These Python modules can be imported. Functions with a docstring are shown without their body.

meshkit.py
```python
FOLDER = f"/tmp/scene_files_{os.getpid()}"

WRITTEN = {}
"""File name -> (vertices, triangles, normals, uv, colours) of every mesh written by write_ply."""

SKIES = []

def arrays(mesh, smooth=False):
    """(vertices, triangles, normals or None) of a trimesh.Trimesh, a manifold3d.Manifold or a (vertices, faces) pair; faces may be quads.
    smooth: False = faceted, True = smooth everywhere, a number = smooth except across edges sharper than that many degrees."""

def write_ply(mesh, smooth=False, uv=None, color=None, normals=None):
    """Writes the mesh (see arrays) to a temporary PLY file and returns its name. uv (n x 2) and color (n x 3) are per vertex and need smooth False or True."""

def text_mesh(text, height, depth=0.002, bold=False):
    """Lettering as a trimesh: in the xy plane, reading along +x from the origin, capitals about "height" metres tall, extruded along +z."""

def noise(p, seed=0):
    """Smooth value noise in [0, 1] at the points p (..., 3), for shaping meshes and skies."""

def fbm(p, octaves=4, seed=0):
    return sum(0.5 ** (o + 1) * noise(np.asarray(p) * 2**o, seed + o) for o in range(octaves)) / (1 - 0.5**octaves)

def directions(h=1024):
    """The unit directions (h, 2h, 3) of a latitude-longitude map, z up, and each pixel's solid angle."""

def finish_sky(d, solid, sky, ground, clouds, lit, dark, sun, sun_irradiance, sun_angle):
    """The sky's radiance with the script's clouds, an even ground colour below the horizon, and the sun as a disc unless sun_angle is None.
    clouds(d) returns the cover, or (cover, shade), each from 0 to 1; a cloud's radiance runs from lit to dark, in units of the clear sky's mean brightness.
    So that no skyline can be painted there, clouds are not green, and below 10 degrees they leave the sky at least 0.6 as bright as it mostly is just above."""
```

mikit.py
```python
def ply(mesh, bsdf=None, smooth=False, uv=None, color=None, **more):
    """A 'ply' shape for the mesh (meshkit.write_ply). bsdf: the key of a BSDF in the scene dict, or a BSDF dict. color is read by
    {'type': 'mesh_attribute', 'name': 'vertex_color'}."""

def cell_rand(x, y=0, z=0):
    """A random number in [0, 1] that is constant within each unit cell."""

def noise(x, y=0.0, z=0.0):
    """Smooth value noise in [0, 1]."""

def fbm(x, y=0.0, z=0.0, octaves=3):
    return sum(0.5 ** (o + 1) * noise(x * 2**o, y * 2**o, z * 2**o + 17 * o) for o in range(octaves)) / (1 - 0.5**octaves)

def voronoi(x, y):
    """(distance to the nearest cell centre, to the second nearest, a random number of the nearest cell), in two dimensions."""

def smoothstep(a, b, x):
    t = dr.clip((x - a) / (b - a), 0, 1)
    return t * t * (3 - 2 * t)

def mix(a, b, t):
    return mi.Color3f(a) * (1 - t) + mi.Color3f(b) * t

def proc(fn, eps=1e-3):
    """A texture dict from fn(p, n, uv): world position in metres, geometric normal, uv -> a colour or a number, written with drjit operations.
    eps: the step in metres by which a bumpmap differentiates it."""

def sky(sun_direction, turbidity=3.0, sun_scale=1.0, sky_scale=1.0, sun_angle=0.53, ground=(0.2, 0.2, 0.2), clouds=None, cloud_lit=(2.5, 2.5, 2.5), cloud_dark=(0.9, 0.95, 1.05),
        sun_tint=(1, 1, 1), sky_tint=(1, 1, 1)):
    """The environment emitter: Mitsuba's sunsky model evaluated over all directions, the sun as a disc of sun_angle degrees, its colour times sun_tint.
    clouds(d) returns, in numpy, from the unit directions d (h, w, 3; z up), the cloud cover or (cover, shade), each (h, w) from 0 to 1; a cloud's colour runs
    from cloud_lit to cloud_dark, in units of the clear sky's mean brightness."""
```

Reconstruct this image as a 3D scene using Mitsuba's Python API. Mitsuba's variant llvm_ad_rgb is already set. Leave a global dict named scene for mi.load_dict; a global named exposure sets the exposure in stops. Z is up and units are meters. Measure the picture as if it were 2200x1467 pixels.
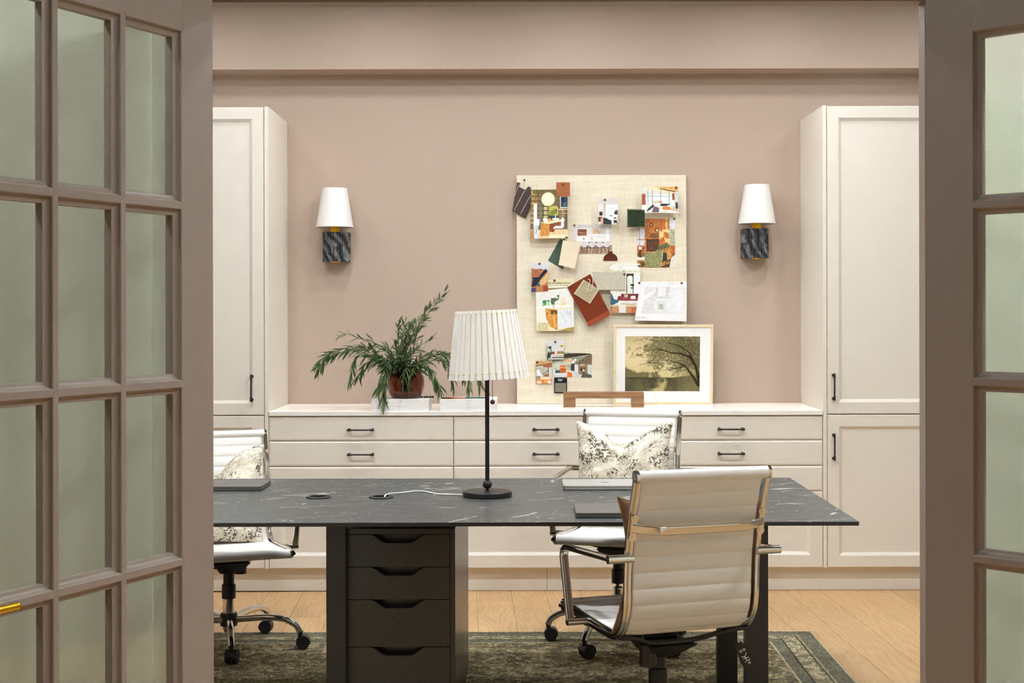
import math, random
import numpy as np, trimesh, shapely.geometry as sg, shapely.affinity as sa
import drjit as dr, mitsuba as mi, manifold3d as m3
import mikit, meshkit
from mikit import noise, fbm, smoothstep, mix, cell_rand, voronoi
from scipy.interpolate import CubicSpline
T = mi.ScalarTransform4f
scene, labels = {}, {}
FPX, EYE, VX, VY, ROLL = 3185.0, 1.396, 1133.0, 669.0, 0.0021

# ---------------------------------------------------------------- camera, light, exposure
scene['camera'] = {'type': 'perspective', 'fov': 2 * math.degrees(math.atan(1100 / FPX)), 'fov_axis': 'x', 'near_clip': 0.05, 'far_clip': 60,
    'principal_point_offset_x': (1100 - VX) / 2200, 'principal_point_offset_y': (733.5 - VY) / 1467,
    'to_world': T().look_at(origin=[0, 0, EYE], target=[0, 5, EYE], up=[ROLL, 0, 1])}
exposure = 0.0
CEIL = 3.05
ROOM_LIGHT, HALL_LIGHT = (216, 226, 236), (390, 405, 400)
def lamp(c, k): return [v * k for v in c]
DOWNLIGHTS = [(x, 6.55, lamp(ROOM_LIGHT, 0.48)) for x in (-1.05, 0.1, 1.25)] + [(x, 7.15, lamp(ROOM_LIGHT, 0.20)) for x in (-1.75, -0.75, 0.25, 1.25, 2.2)] + [(x, 5.2, lamp(ROOM_LIGHT, 1.35)) for x in (-1.45, 0.25, 1.95)] + [(x, 3.9, lamp(ROOM_LIGHT, 1.2)) for x in (-0.9, 1.3)]
DOWNLIGHTS += [(1.75, 2.3, lamp(HALL_LIGHT, 2.1)), (-1.75, 2.2, lamp(HALL_LIGHT, 0.85)), (0.3, 0.2, lamp(HALL_LIGHT, 0.45))]

# ---------------------------------------------------------------- helpers
def lin(c):
    if isinstance(c, str): c = [int(c[i:i + 2], 16) for i in (0, 2, 4)]
    c = np.asarray(c, float) / 255
    return [float(v) for v in np.where(c <= 0.04045, c / 12.92, ((c + 0.055) / 1.055) ** 2.4)]
def rgb(c): return {'type': 'rgb', 'value': lin(c)}
def two(b): return {'type': 'twosided', 'bsdf': b}
def pbr(c, rough=0.5, metal=0.0, spec=0.5, **k):
    return two({'type': 'principled', 'base_color': c if isinstance(c, dict) else rgb(c), 'roughness': rough, 'metallic': metal, 'specular': spec, **k})
def matte(c): return two({'type': 'diffuse', 'reflectance': c if isinstance(c, dict) else rgb(c)})
def bump(b, fn, scale, eps=1e-3): return two({'type': 'bumpmap', 'arbitrary': mikit.proc(fn, eps), 'scale': scale, 'bsdf': b['bsdf'] if b['type'] == 'twosided' else b})

def num(key):
    if key not in scene and key not in labels: return key
    i = 1
    while f'{key}_{i:03d}' in scene or f'{key}_{i:03d}' in labels: i += 1
    return f'{key}_{i:03d}'
def lab(key, label=None, cat=None, group=None, kind=None):
    labels[key] = {k: v for k, v in dict(label=label, category=cat, group=group, kind=kind).items() if v}
def thing(name, label, cat, group=None):
    key = num(name); lab(key, label, cat, group); return key
def add(key, mesh, bsdf, smooth=30, M=None, label=None, uv=None, kind=None, **kw):
    """One entry of the scene; a key that is taken gets the next number."""
    key = num(key)
    if isinstance(mesh, list): mesh = cat_(mesh)
    d = mikit.ply(mesh, bsdf, smooth=smooth, uv=uv, **kw)
    if M is not None: d['to_world'] = M
    scene[key] = d
    if label or kind: lab(key, label, kind=kind)
    return key
def part(root, name, mesh, bsdf, smooth=30, M=None, label=None, **kw): return add(root + '__' + name, mesh, bsdf, smooth, M, label, **kw)
def one(name, mesh, bsdf, label, cat, group=None, smooth=30, **kw):
    key = add(name, mesh, bsdf, smooth, **kw); lab(key, label, cat, group); return key
def struct(name, mesh, bsdf, smooth=False, **kw):
    key = add(name, mesh, bsdf, smooth, **kw); lab(key, kind='structure'); return key

def cat_(ms): return trimesh.util.concatenate([m for m in ms])
def box(x0, x1, y0, y1, z0, z1, c=0.0):
    """Axis box, its edges chamfered by c."""
    if c <= 0:
        b = trimesh.creation.box((x1 - x0, y1 - y0, z1 - z0)); b.apply_translation(((x0 + x1) / 2, (y0 + y1) / 2, (z0 + z1) / 2)); return b
    pts = []
    for sx in (0, 1):
        for sy in (0, 1):
            for sz in (0, 1):
                p = [(x0, x1)[sx], (y0, y1)[sy], (z0, z1)[sz]]; d = [c * (1 - 2 * s) for s in (sx, sy, sz)]
                for k in range(3):
                    q = [p[i] + d[i] for i in range(3)]; q[k] = p[k]; pts.append(q)
    return trimesh.convex.convex_hull(np.array(pts))
def xf(mesh, loc=(0, 0, 0), rz=0, rx=0, ry=0, s=1):
    M = np.eye(4)
    for a, ax in ((rx, [1, 0, 0]), (ry, [0, 1, 0]), (rz, [0, 0, 1])):
        if a: M = trimesh.transformations.rotation_matrix(math.radians(a), ax) @ M
    M[:3, :3] *= s; M[:3, 3] = loc
    m = mesh.copy(); m.apply_transform(M); return m
def P(x, y, Y):
    """The point that lies at depth Y behind pixel (x, y) of the photograph."""
    dx, dy = x - VX, y - VY
    u, v = dx - ROLL * dy, dy + ROLL * dx
    return np.array([u * Y / FPX, Y, EYE - v * Y / FPX])
def on_level(x, y, z):
    dx, dy = x - VX, y - VY
    return P(x, y, (EYE - z) * FPX / (dy + ROLL * dx))
def smooth_path(pts, n):
    pts = np.asarray(pts, float); t = np.r_[0, np.cumsum(np.linalg.norm(np.diff(pts, axis=0), axis=1))]
    return CubicSpline(t, pts)(np.linspace(0, t[-1], n))
def round_path(pts, r, n=6):
    """A polyline with its corners rounded by r."""
    pts = [np.asarray(p, float) for p in pts]; out = [pts[0]]
    for a, b, c in zip(pts, pts[1:], pts[2:]):
        u, v = (a - b) / np.linalg.norm(a - b), (c - b) / np.linalg.norm(c - b)
        d = min(r, 0.49 * np.linalg.norm(a - b), 0.49 * np.linalg.norm(c - b))
        p, q = b + u * d, b + v * d
        for t in np.linspace(0, 1, n): out.append((1 - t) ** 2 * p + 2 * t * (1 - t) * b + t * t * q)
    return np.array(out + [pts[-1]])
def sweep(path, section, normal=None, scale=None, cap=True):
    """A closed section (n x 2: along the normal, along the binormal) carried along a path."""
    path = np.asarray(path, float); sec = np.asarray(section, float); k = len(sec)
    tan = np.gradient(path, axis=0); tan /= np.linalg.norm(tan, axis=1, keepdims=True) + 1e-12
    nrm = np.array(normal if normal is not None else ([0, 0, 1] if abs(tan[0][2]) < 0.9 else [1, 0, 0]), float)
    V = []
    for i, (p, t) in enumerate(zip(path, tan)):
        nrm = nrm - t * (nrm @ t); nrm /= np.linalg.norm(nrm) + 1e-12
        b = np.cross(t, nrm); s = 1 if scale is None else scale[i]
        V.append(p + s * (sec[:, :1] * nrm + sec[:, 1:] * b))
    n = len(path); V = np.vstack(V); F = []
    for i in range(n - 1):
        for j in range(k):
            a, b, c, d = i * k + j, i * k + (j + 1) % k, (i + 1) * k + (j + 1) % k, (i + 1) * k + j
            F += [[a, b, c], [a, c, d]]
    if cap:
        V = np.vstack([V, path[0], path[-1]])
        for j in range(k):
            F.append([n * k, (j + 1) % k, j]); F.append([n * k + 1, (n - 1) * k + j, (n - 1) * k + (j + 1) % k])
    m = trimesh.Trimesh(V, F, process=False)
    area = 0.5 * np.sum(sec[:, 0] * np.roll(sec[:, 1], -1) - np.roll(sec[:, 0], -1) * sec[:, 1])
    if area < 0: m.invert()
    return m
def circ(r, n=10, r2=None): a = np.arange(n) / n * 2 * math.pi; return np.c_[r * np.cos(a), (r2 or r) * np.sin(a)]
def rrect(w, h, r, n=3):
    out = []
    for cx, cy, a0 in ((w / 2 - r, h / 2 - r, 0), (-w / 2 + r, h / 2 - r, 90), (-w / 2 + r, -h / 2 + r, 180), (w / 2 - r, -h / 2 + r, 270)):
        for i in range(n + 1): a = math.radians(a0 + 90 * i / n); out.append([cx + r * math.cos(a), cy + r * math.sin(a)])
    return np.array(out)
def tube(pts, r, n=10, scale=None): return sweep(pts, circ(r, n), scale=scale)
def lathe(profile, n=48, loc=(0, 0, 0)):
    """(radius, height) pairs from bottom to top turned about z."""
    prof = np.asarray(profile, float); k = len(prof); a = np.arange(n) / n * 2 * math.pi
    V = np.array([[r * math.cos(t), r * math.sin(t), z] for t in a for r, z in prof]) + loc; F = []
    for i in range(n):
        for j in range(k - 1):
            A, B, C, D = i * k + j, ((i + 1) % n) * k + j, ((i + 1) % n) * k + j + 1, i * k + j + 1
            F += [[A, B, C], [A, C, D]]
    m = trimesh.Trimesh(V, F, process=True); m.update_faces(m.nondegenerate_faces()); return m
def extrude(poly, h): return trimesh.creation.extrude_polygon(poly if hasattr(poly, 'area') else sg.Polygon(poly), h, engine='earcut')
def ball(r, loc, sub=2): m = trimesh.creation.icosphere(sub, r); m.apply_translation(loc); return m
def rod(a, b, r, n=14): return sweep([a, (np.asarray(a, float) + b) / 2, b], circ(r, n))
def hexmat(o, ex, ey, ez): M = np.eye(4); M[:3, 0], M[:3, 1], M[:3, 2], M[:3, 3] = ex, ey, ez, o; return M
def moved(mesh, M): m = mesh.copy(); m.apply_transform(M); return m

# ---------------------------------------------------------------- materials
def speck(p, n, uv): return fbm(p.x * 900, p.y * 900, p.z * 900, 2)
scene['wall_paint'] = matte('baa696')
scene['ceiling_paint'] = matte('7d776e')
scene['hall_paint'] = matte('e6e6d8')
scene['dark_paint'] = matte('4d3f35')
scene['taupe_paint'] = pbr('8a7d73', 0.42, spec=0.4)
scene['cabinet_paint'] = pbr('dcd5c8', 0.38, spec=0.35)
scene['black_metal'] = pbr('1b1a19', 0.4, spec=0.5)
scene['black_plastic'] = pbr('1c1c1d', 0.45, spec=0.4)
scene['gap_dark'] = pbr('2a2622', 0.8, spec=0.1)
scene['chrome'] = two({'type': 'roughconductor', 'material': 'Cr', 'alpha': 0.05, 'specular_reflectance': {'type': 'rgb', 'value': 1.25}})
scene['chrome']['bsdf'] = {'type': 'principled', 'base_color': rgb('d8d6d2'), 'metallic': 1.0, 'roughness': 0.05}
scene['brass'] = pbr('d9a528', 0.3, 1.0)
scene['bronze'] = pbr('6d5638', 0.35, 1.0)
scene['white_vinyl'] = pbr('dfddd8', 0.42, spec=0.45)
scene['white_paper'] = matte('f0efec')
scene['white_shade'] = matte('ecebe7')
scene['cream_shade'] = matte('f5f2ea')
ANG = math.radians(2.6)
def oak(p, n, uv):
    x = p.x * math.cos(ANG) + p.y * math.sin(ANG); y = p.y * math.cos(ANG) - p.x * math.sin(ANG)
    s = uv.x * 53.0
    warp = fbm(x * 9 + s, y * 1.7 + s * 3, 0, 3)
    rings = 0.5 + 0.5 * dr.sin((x * 30 + warp * 7.5 + s) * 6.0)
    fine = fbm(x * 300 + s, y * 14, 1, 2)
    tone = (uv.y - 0.5) * 0.13
    c = mix(lin('b9976d'), lin('a48057'), 0.35 * rings + 0.5 * (fine - 0.3))
    return c * (1 + tone)
scene['oak'] = two({'type': 'principled', 'base_color': mikit.proc(oak), 'roughness': 0.42, 'specular': 0.35})
def walnut(p, n, uv):
    g = fbm(p.x * 14, p.y * 130, p.z * 130, 3); r = 0.5 + 0.5 * dr.sin((p.z * 160 + p.y * 120 + fbm(p.x * 9, p.y * 20, p.z * 20, 2) * 8))
    return mix(lin('a27a54'), lin('6e4c31'), 0.5 * g + 0.4 * r)
scene['walnut'] = two({'type': 'principled', 'base_color': mikit.proc(walnut), 'roughness': 0.45, 'specular': 0.35})
def vein(a, width): return 1 - smoothstep(0.0, width, dr.abs(a - 0.5))
def desk_marble(p, n, uv):
    w = fbm(p.x * 2.2 + 5, p.y * 3, 0, 3); w2 = fbm(p.x * 9, p.y * 14 + 3, 2, 2)
    gate = smoothstep(0.40, 0.60, fbm(p.x * 9 + 2, p.y * 9, 7, 2)); gate2 = smoothstep(0.44, 0.60, fbm(p.x * 20, p.y * 20, 3, 2)); g3 = smoothstep(0.5, 0.58, fbm(p.x * 5 + 9, p.y * 5, 5, 2))
    v = 0.55 * vein(noise(p.x * 0.55 + 3, p.y * 3.4 + w * 0.55), 0.0035) * gate
    for k, (a, f, q, o) in enumerate(((0.55, 1.1, 7.0, 1), (0.95, 1.4, 8.0, 9), (-0.35, 0.9, 6.0, 21), (0.30, 2.0, 11.0, 33))):
        xr, yr = p.x * math.cos(a) + p.y * math.sin(a), p.y * math.cos(a) - p.x * math.sin(a)
        v += (0.5, 0.42, 0.38, 0.5)[k] * vein(noise(xr * f + o, yr * q + w * 0.5 + w2 * 0.12, o), (0.012, 0.012, 0.010, 0.014)[k]) * gate2 * (gate if k % 2 else g3)
    spots = smoothstep(0.83, 0.86, fbm(p.x * 95, p.y * 70, 8, 2)) * gate
    dust = fbm(p.x * 22, p.y * 190, 1, 2)
    return mix(mix(lin('2a2d2d'), lin('474b4a'), dust), lin('d2d0ca'), dr.clip(v + 0.3 * spots, 0, 0.85))
scene['desk_marble'] = two({'type': 'principled', 'base_color': mikit.proc(desk_marble), 'roughness': 0.36, 'specular': 0.5})
def quartz(p, n, uv):
    w = fbm(p.x * 3, p.y * 3, p.z * 3, 3); v = vein(noise(p.x * 2 + w * 2, p.y * 5 + w), 0.05) * 0.25
    return mix(lin('e6e2db'), lin('c4bcb0'), v)
scene['quartz'] = two({'type': 'principled', 'base_color': mikit.proc(quartz), 'roughness': 0.12, 'specular': 0.5})
def fluted_marble(p, n, uv):
    w = fbm(p.x * 12, p.y * 12, p.z * 12, 3)
    band = 0.5 + 0.5 * dr.sin((p.x * 0.9 + p.z * 0.42) * 150 + w * 9); fine = fbm(p.x * 160 + p.z * 50, p.z * 60, 3, 3)
    t = dr.clip(0.75 * band + 1.1 * (fine - 0.5), 0, 1)
    c = mix(lin('232427'), lin('83878a'), t * t)
    return mix(c, lin('d8dad9'), 0.75 * vein(noise(p.x * 30 + p.z * 14 + w * 2, p.z * 4), 0.03))
scene['fluted_marble'] = two({'type': 'principled', 'base_color': mikit.proc(fluted_marble), 'roughness': 0.3, 'specular': 0.45})
def linen(p, n, uv):
    a = fbm(p.x * 16, p.z * 330, 0, 2); b = fbm(p.x * 330, p.z * 16, 5, 2); c = fbm(p.x * 9, p.z * 40, 3, 3)
    return mix(lin('ece3cf'), lin('d0c2a4'), dr.clip((a - 0.45) * 0.5 + (b - 0.45) * 0.45 + (c - 0.4) * 0.4 + 0.28, 0, 1))
scene['linen'] = two({'type': 'diffuse', 'reflectance': mikit.proc(linen)})
def black_oak(p, n, uv): return mix(lin('222322'), lin('2d2e2c'), fbm(p.x * 300, p.y * 300, p.z * 120, 2))
scene['black_wood'] = two({'type': 'principled', 'base_color': mikit.proc(black_oak), 'roughness': 0.27, 'specular': 0.5})
scene['glass'] = {'type': 'thindielectric', 'int_ior': 1.5, 'specular_transmittance': rgb([232, 243, 236])}
scene['alu_light'] = pbr('b9b6b1', 0.4, 0.6)
scene['alu_dark'] = pbr('6b6865', 0.42, 0.6)
# ---------------------------------------------------------------- the setting
WB, XL, XR, YH = 7.966, -2.35, 2.6, -1.6          # back wall, side walls, end of the hall
struct('wall_back', box(XL, XR, WB, WB + 0.1, 0, CEIL), 'wall_paint')
struct('wall_left', box(XL - 0.1, XL, YH, WB + 0.1, 0, CEIL), 'taupe_paint')
struct('wall_right', box(XR, XR + 0.1, YH, WB + 0.1, 0, CEIL), 'taupe_paint')
struct('wall_behind', box(XL, XR, YH - 0.1, YH, 0, CEIL), 'dark_paint')
struct('ceiling', box(XL - 0.1, XR + 0.1, YH - 0.1, WB + 0.1, CEIL, CEIL + 0.1), 'ceiling_paint')
struct('ceiling_beam', box(XL, XR, 7.775, WB - 0.001, 2.668, CEIL - 0.001), 'wall_paint')
struct('floor', box(XL - 0.1, XR + 0.1, YH - 0.1, WB + 0.1, -0.1, -0.004), 'oak', uv=np.full((8, 2), 0.5))
rnd = random.Random(5)
PW = 0.172
for i in range(-15, 16):
    y = 3.25 - rnd.random() * 1.6
    while y < 7.46:
        L = 1.5 + rnd.random() * 0.9
        y0, y1 = max(y, 3.25), min(y + L, 7.46)
        if y1 - y0 > 0.05:
            b = box(i * PW + 0.0006, (i + 1) * PW - 0.0006, y0 + 0.0006, y1 - 0.0006, -0.004, 0, 0.0012)
            b = xf(b, (0.25, 0, 0), rz=math.degrees(ANG))
            if XL + 0.02 < b.bounds[0][0] and b.bounds[1][0] < XR - 0.02: part('floor', 'plank', b, 'oak', False, uv=np.tile([[rnd.random(), rnd.random()]], (len(b.vertices), 1)))
        y += L
# the glazed partition between hall and room: walls either side of the opening, lintel, casing
OL, OR, PY0, PY1, OZ = -0.672, 0.815, 3.036, 3.084, 2.03
def wallseg(name, x0, x1, z0, z1):
    struct(name, box(x0, x1, PY0, PY1, z0, z1), 'hall_paint')
wallseg('wall_front_left', XL, OL - 0.02, 0, CEIL); wallseg('wall_front_right', OR + 0.02, XR, 0, CEIL); wallseg('wall_front_lintel', OL - 0.02, OR + 0.02, OZ + 0.02, CEIL)
tr = 'trim_1'; lab(tr, kind='structure')
part(tr, 'jamb', box(OL - 0.02, OL, PY0, PY1, 0, OZ, 0.001), 'taupe_paint'); part(tr, 'jamb', box(OR, OR + 0.02, PY0, PY1, 0, OZ, 0.001), 'taupe_paint')
part(tr, 'head', box(OL - 0.02, OR + 0.02, PY0, PY1, OZ, OZ + 0.02, 0.001), 'taupe_paint')
tr = 'trim_2'; lab(tr, kind='structure')
part(tr, 'casing', box(OL - 0.095, OL - 0.008, PY0 - 0.014, PY0, 0, OZ + 0.095, 0.003), 'hall_paint'); part(tr, 'casing', box(OR + 0.008, OR + 0.095, PY0 - 0.014, PY0, 0, OZ + 0.095, 0.003), 'hall_paint')
part(tr, 'casing', box(OL - 0.008, OR + 0.008, PY0 - 0.014, PY0, OZ + 0.008, OZ + 0.095, 0.003), 'hall_paint')
struct('baseboard_left', box(XL, OL - 0.1, PY0 - 0.014, PY0, 0, 0.12, 0.004), 'hall_paint'); struct('baseboard_right', box(OR + 0.1, XR, PY0 - 0.014, PY0, 0, 0.12, 0.004), 'hall_paint')
for x, y, L in DOWNLIGHTS:
    k = thing('downlight', 'round white recessed downlight in the ceiling', 'ceiling light', 'recessed ceiling downlights')
    part(k, 'trim_ring', lathe([(0.1, 0), (0.102, -0.004), (0.118, -0.005), (0.122, 0)], 40, (x, y, CEIL)), 'white_shade')
    d = trimesh.creation.cylinder(0.1, 0.004, sections=40); d.apply_translation((x, y, CEIL - 0.003))
    e = part(k, 'lens', d, 'white_shade', False)
    scene[e]['emitter'] = {'type': 'area', 'radiance': {'type': 'rgb', 'value': L}}

# ---------------------------------------------------------------- french doors, folded back into the hall
DT, PS, PV, FM = 0.040, 0.181, 0.350, 0.0125      # thickness, pane pitch across and up, face of a glazing bar
def bar_section(w, sides):
    """Glazing bar across (a) by depth (d): flat face, quirk, ovolo down to the glass, the same behind. sides: which edges carry the moulding."""
    def edge(s):
        pts = [(0, 0), (0.0015, 0.0015)] + [(0.0015 + 0.0115 * (1 - math.cos(t)), 0.0015 + 0.011 * math.sin(t)) for t in np.linspace(0.15, math.pi / 2, 5)]
        pts += [(0.0135, 0.015), (0.0135, DT - 0.015)] + [(a, DT - d) for a, d in reversed(pts)]
        return pts
    R = [(w / 2 + a, d) for a, d in edge(1)] if sides[1] else [(w / 2, 0), (w / 2, DT)]
    Lf = [(-w / 2 - a, d) for a, d in edge(0)] if sides[0] else [(-w / 2, 0), (-w / 2, DT)]
    return np.array(Lf + R[::-1])
def french_door(name, corner, direction, stile_w):
    """corner: where the room-side face meets the hinge edge; direction: along the door, away from the hinge."""
    u = np.array([*direction, 0.0]); u /= np.linalg.norm(u); z = np.array([0, 0, 1.0])
    face = np.array([-u[1], u[0], 0]);
    if face @ -np.array([*corner, 0]) < 0: face = -face
    O = np.array([*corner, 0.0])
    def bar(sec, a0, a1, vertical, at):
        m = extrude(sg.Polygon(sec), a1 - a0)           # section x = across, y = depth, z = along
        if vertical: M = hexmat(O + u * at + z * a0, u, -face, z)
        else: M = hexmat(O + z * at + u * a0, z, -face, u)
        m = moved(m, M)
        if np.linalg.det(M[:3, :3]) < 0: m.invert()
        return m
    lab(name, kind='structure')
    zb, zt = 0.205, 1.949; W = stile_w + 3 * PS - FM + 0.10
    part(name, 'stile', bar(bar_section(stile_w, (0, 1)), 0.008, 2.045, True, stile_w / 2), 'taupe_paint')
    part(name, 'stile', bar(bar_section(0.10, (1, 0)), 0.008, 2.045, True, W - 0.05), 'taupe_paint')
    a0, a1 = stile_w - 0.004, W - 0.10 + 0.004
    part(name, 'rail', bar(bar_section(2.045 - zt, (1, 0)), a0, a1, False, (2.045 + zt) / 2), 'taupe_paint')
    part(name, 'rail', bar(bar_section(zb - 0.008, (0, 1)), a0, a1, False, (zb + 0.008) / 2), 'taupe_paint')
    cols = [stile_w + PS * k - FM / 2 for k in (1, 2)]
    rows = [zt + FM / 2 - PV * k for k in (1, 2, 3, 4)]
    for c in cols: part(name, 'glazing_bar', bar(bar_section(FM, (1, 1)), zb - 0.004, zt + 0.004, True, c), 'taupe_paint')
    for r in rows: part(name, 'glazing_bar', bar(bar_section(FM, (1, 1)), a0, a1, False, r), 'taupe_paint')
    ce = [stile_w - FM / 2] + cols + [W - 0.10 + FM / 2]; re = [zt + FM / 2] + rows + [zb - FM / 2]
    for i in range(3):
        for j in range(5):
            x0, x1, z1, z0 = ce[i] + 0.012, ce[i + 1] - 0.012, re[j] - 0.012, re[j + 1] + 0.012
            V = [O + u * a + z * b - face * (DT / 2) for a, b in ((x0, z0), (x1, z0), (x1, z1), (x0, z1))]
            part(name, 'pane', trimesh.Trimesh(V, [[0, 1, 2], [0, 2, 3]], process=False), 'glass', False)
    for hz in (0.25, 1.02, 1.82):
        part(name, 'hinge', rod(O - face * (DT + 0.004) + z * (hz - 0.045), O - face * (DT + 0.004) + z * (hz + 0.045), 0.006), 'brass')
    hz = 0.915
    rose = np.array(O + u * (W - 0.05) + z * hz)
    h = [rod(rose - face * 0.0, rose + face * 0.008, 0.025, 24), rod(rose, rose + face * 0.05, 0.009, 16)]
    h.append(sweep(round_path([rose + face * 0.042, rose + face * 0.05, rose + face * 0.05 - u * 0.075], 0.008), circ(0.0068, 14)))
    h.append(ball(0.0072, rose + face * 0.05 - u * 0.075))
    h += [moved(m, hexmat(-face * 0, [1, 0, 0], [0, 1, 0], [0, 0, 1])) for m in ()]
    part(name, 'handle', h, 'brass', label='brass lever handle')
french_door('door_1', (-0.637, 3.005), (-1417, -3185), 0.1019)
french_door('door_2', (0.809, 3.008), (3100, -3185), 0.104)

# ---------------------------------------------------------------- built-in cabinets along the back wall
YF, PXM = 7.36, 0.00231                              # depth of the panels' front edges
CX0, CX1 = -1.286, 1.467                             # between the tall cabinets' side panels
CB, CT = 0.121, 0.878                                # underside and top of the base cabinets
def panel_front(x0, x1, z0, z1, y, frame=None, t=0.019, bev=0.008):
    """A drawer or door front facing the room (-y): bevelled slab, or a frame round a recessed panel with a sloped moulding."""
    if frame is None:
        s = 0.004
        V = [(x0, y + t), (x1, y + t)]
        rings = [((x0, x1, z0, z1), y + t), ((x0, x1, z0, z1), y + s), ((x0 + bev, x1 - bev, z0 + bev, z1 - bev), y)]
    else:
        f = frame
        rings = [((x0, x1, z0, z1), y + t), ((x0, x1, z0, z1), y + 0.003), ((x0 + 0.003, x1 - 0.003, z0 + 0.003, z1 - 0.003), y), ((x0 + f, x1 - f, z0 + f, z1 - f), y),
                 ((x0 + f + 0.003, x1 - f - 0.003, z0 + f + 0.003, z1 - f - 0.003), y + 0.003), ((x0 + f + 0.016, x1 - f - 0.016, z0 + f + 0.016, z1 - f - 0.016), y + 0.011)]
    V, F = [], []
    for (a, b, c, d), yy in rings: V += [(a, yy, c), (b, yy, c), (b, yy, d), (a, yy, d)]
    for r in range(len(rings) - 1):
        for k in range(4):
            p, q = r * 4 + k, r * 4 + (k + 1) % 4
            F += [[p, q, q + 4], [p, q + 4, p + 4]]
    e = (len(rings) - 1) * 4; F += [[e, e + 1, e + 2], [e, e + 2, e + 3], [0, 2, 1], [0, 3, 2]]
    m = trimesh.Trimesh(V, F, process=False)
    if m.volume < 0: m.invert()
    return m
def pull(cx, y, cz, vertical=False, L=0.128):
    """Black bar pull with flared ends on two short posts."""
    h = L / 2; d = 0.03
    pts = [(-h, 0, 0), (-h + 0.002, -d * 0.85, 0), (-h + 0.012, -d, 0), (0, -d - 0.003, 0), (h - 0.012, -d, 0), (h - 0.002, -d * 0.85, 0), (h, 0, 0)]
    body = tube(round_path([(-h + 0.006, -0.004, 0), (-h + 0.008, -d, 0), (0, -d - 0.003, 0), (h - 0.008, -d, 0), (h - 0.006, -0.004, 0)], 0.012), 0.0042, 10)
    ends = []
    for s in (-1, 1):
        ends.append(tube(smooth_path([(s * (h - 0.018), -d + 0.0005, 0), (s * (h - 0.006), -d + 0.001, 0), (s * (h + 0.002), -d + 0.003, 0)], 6), 0.0058, 10))
        ends.append(rod(np.array([s * (h - 0.006), 0.0, 0]), np.array([s * (h - 0.006), -0.008, 0]), 0.0075))
    m = cat_([body] + ends)
    return xf(m, (cx, y, cz), ry=90 if vertical else 0)
FY = YF + 0.004
dw = (CX1 - CX0) / 3
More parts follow.
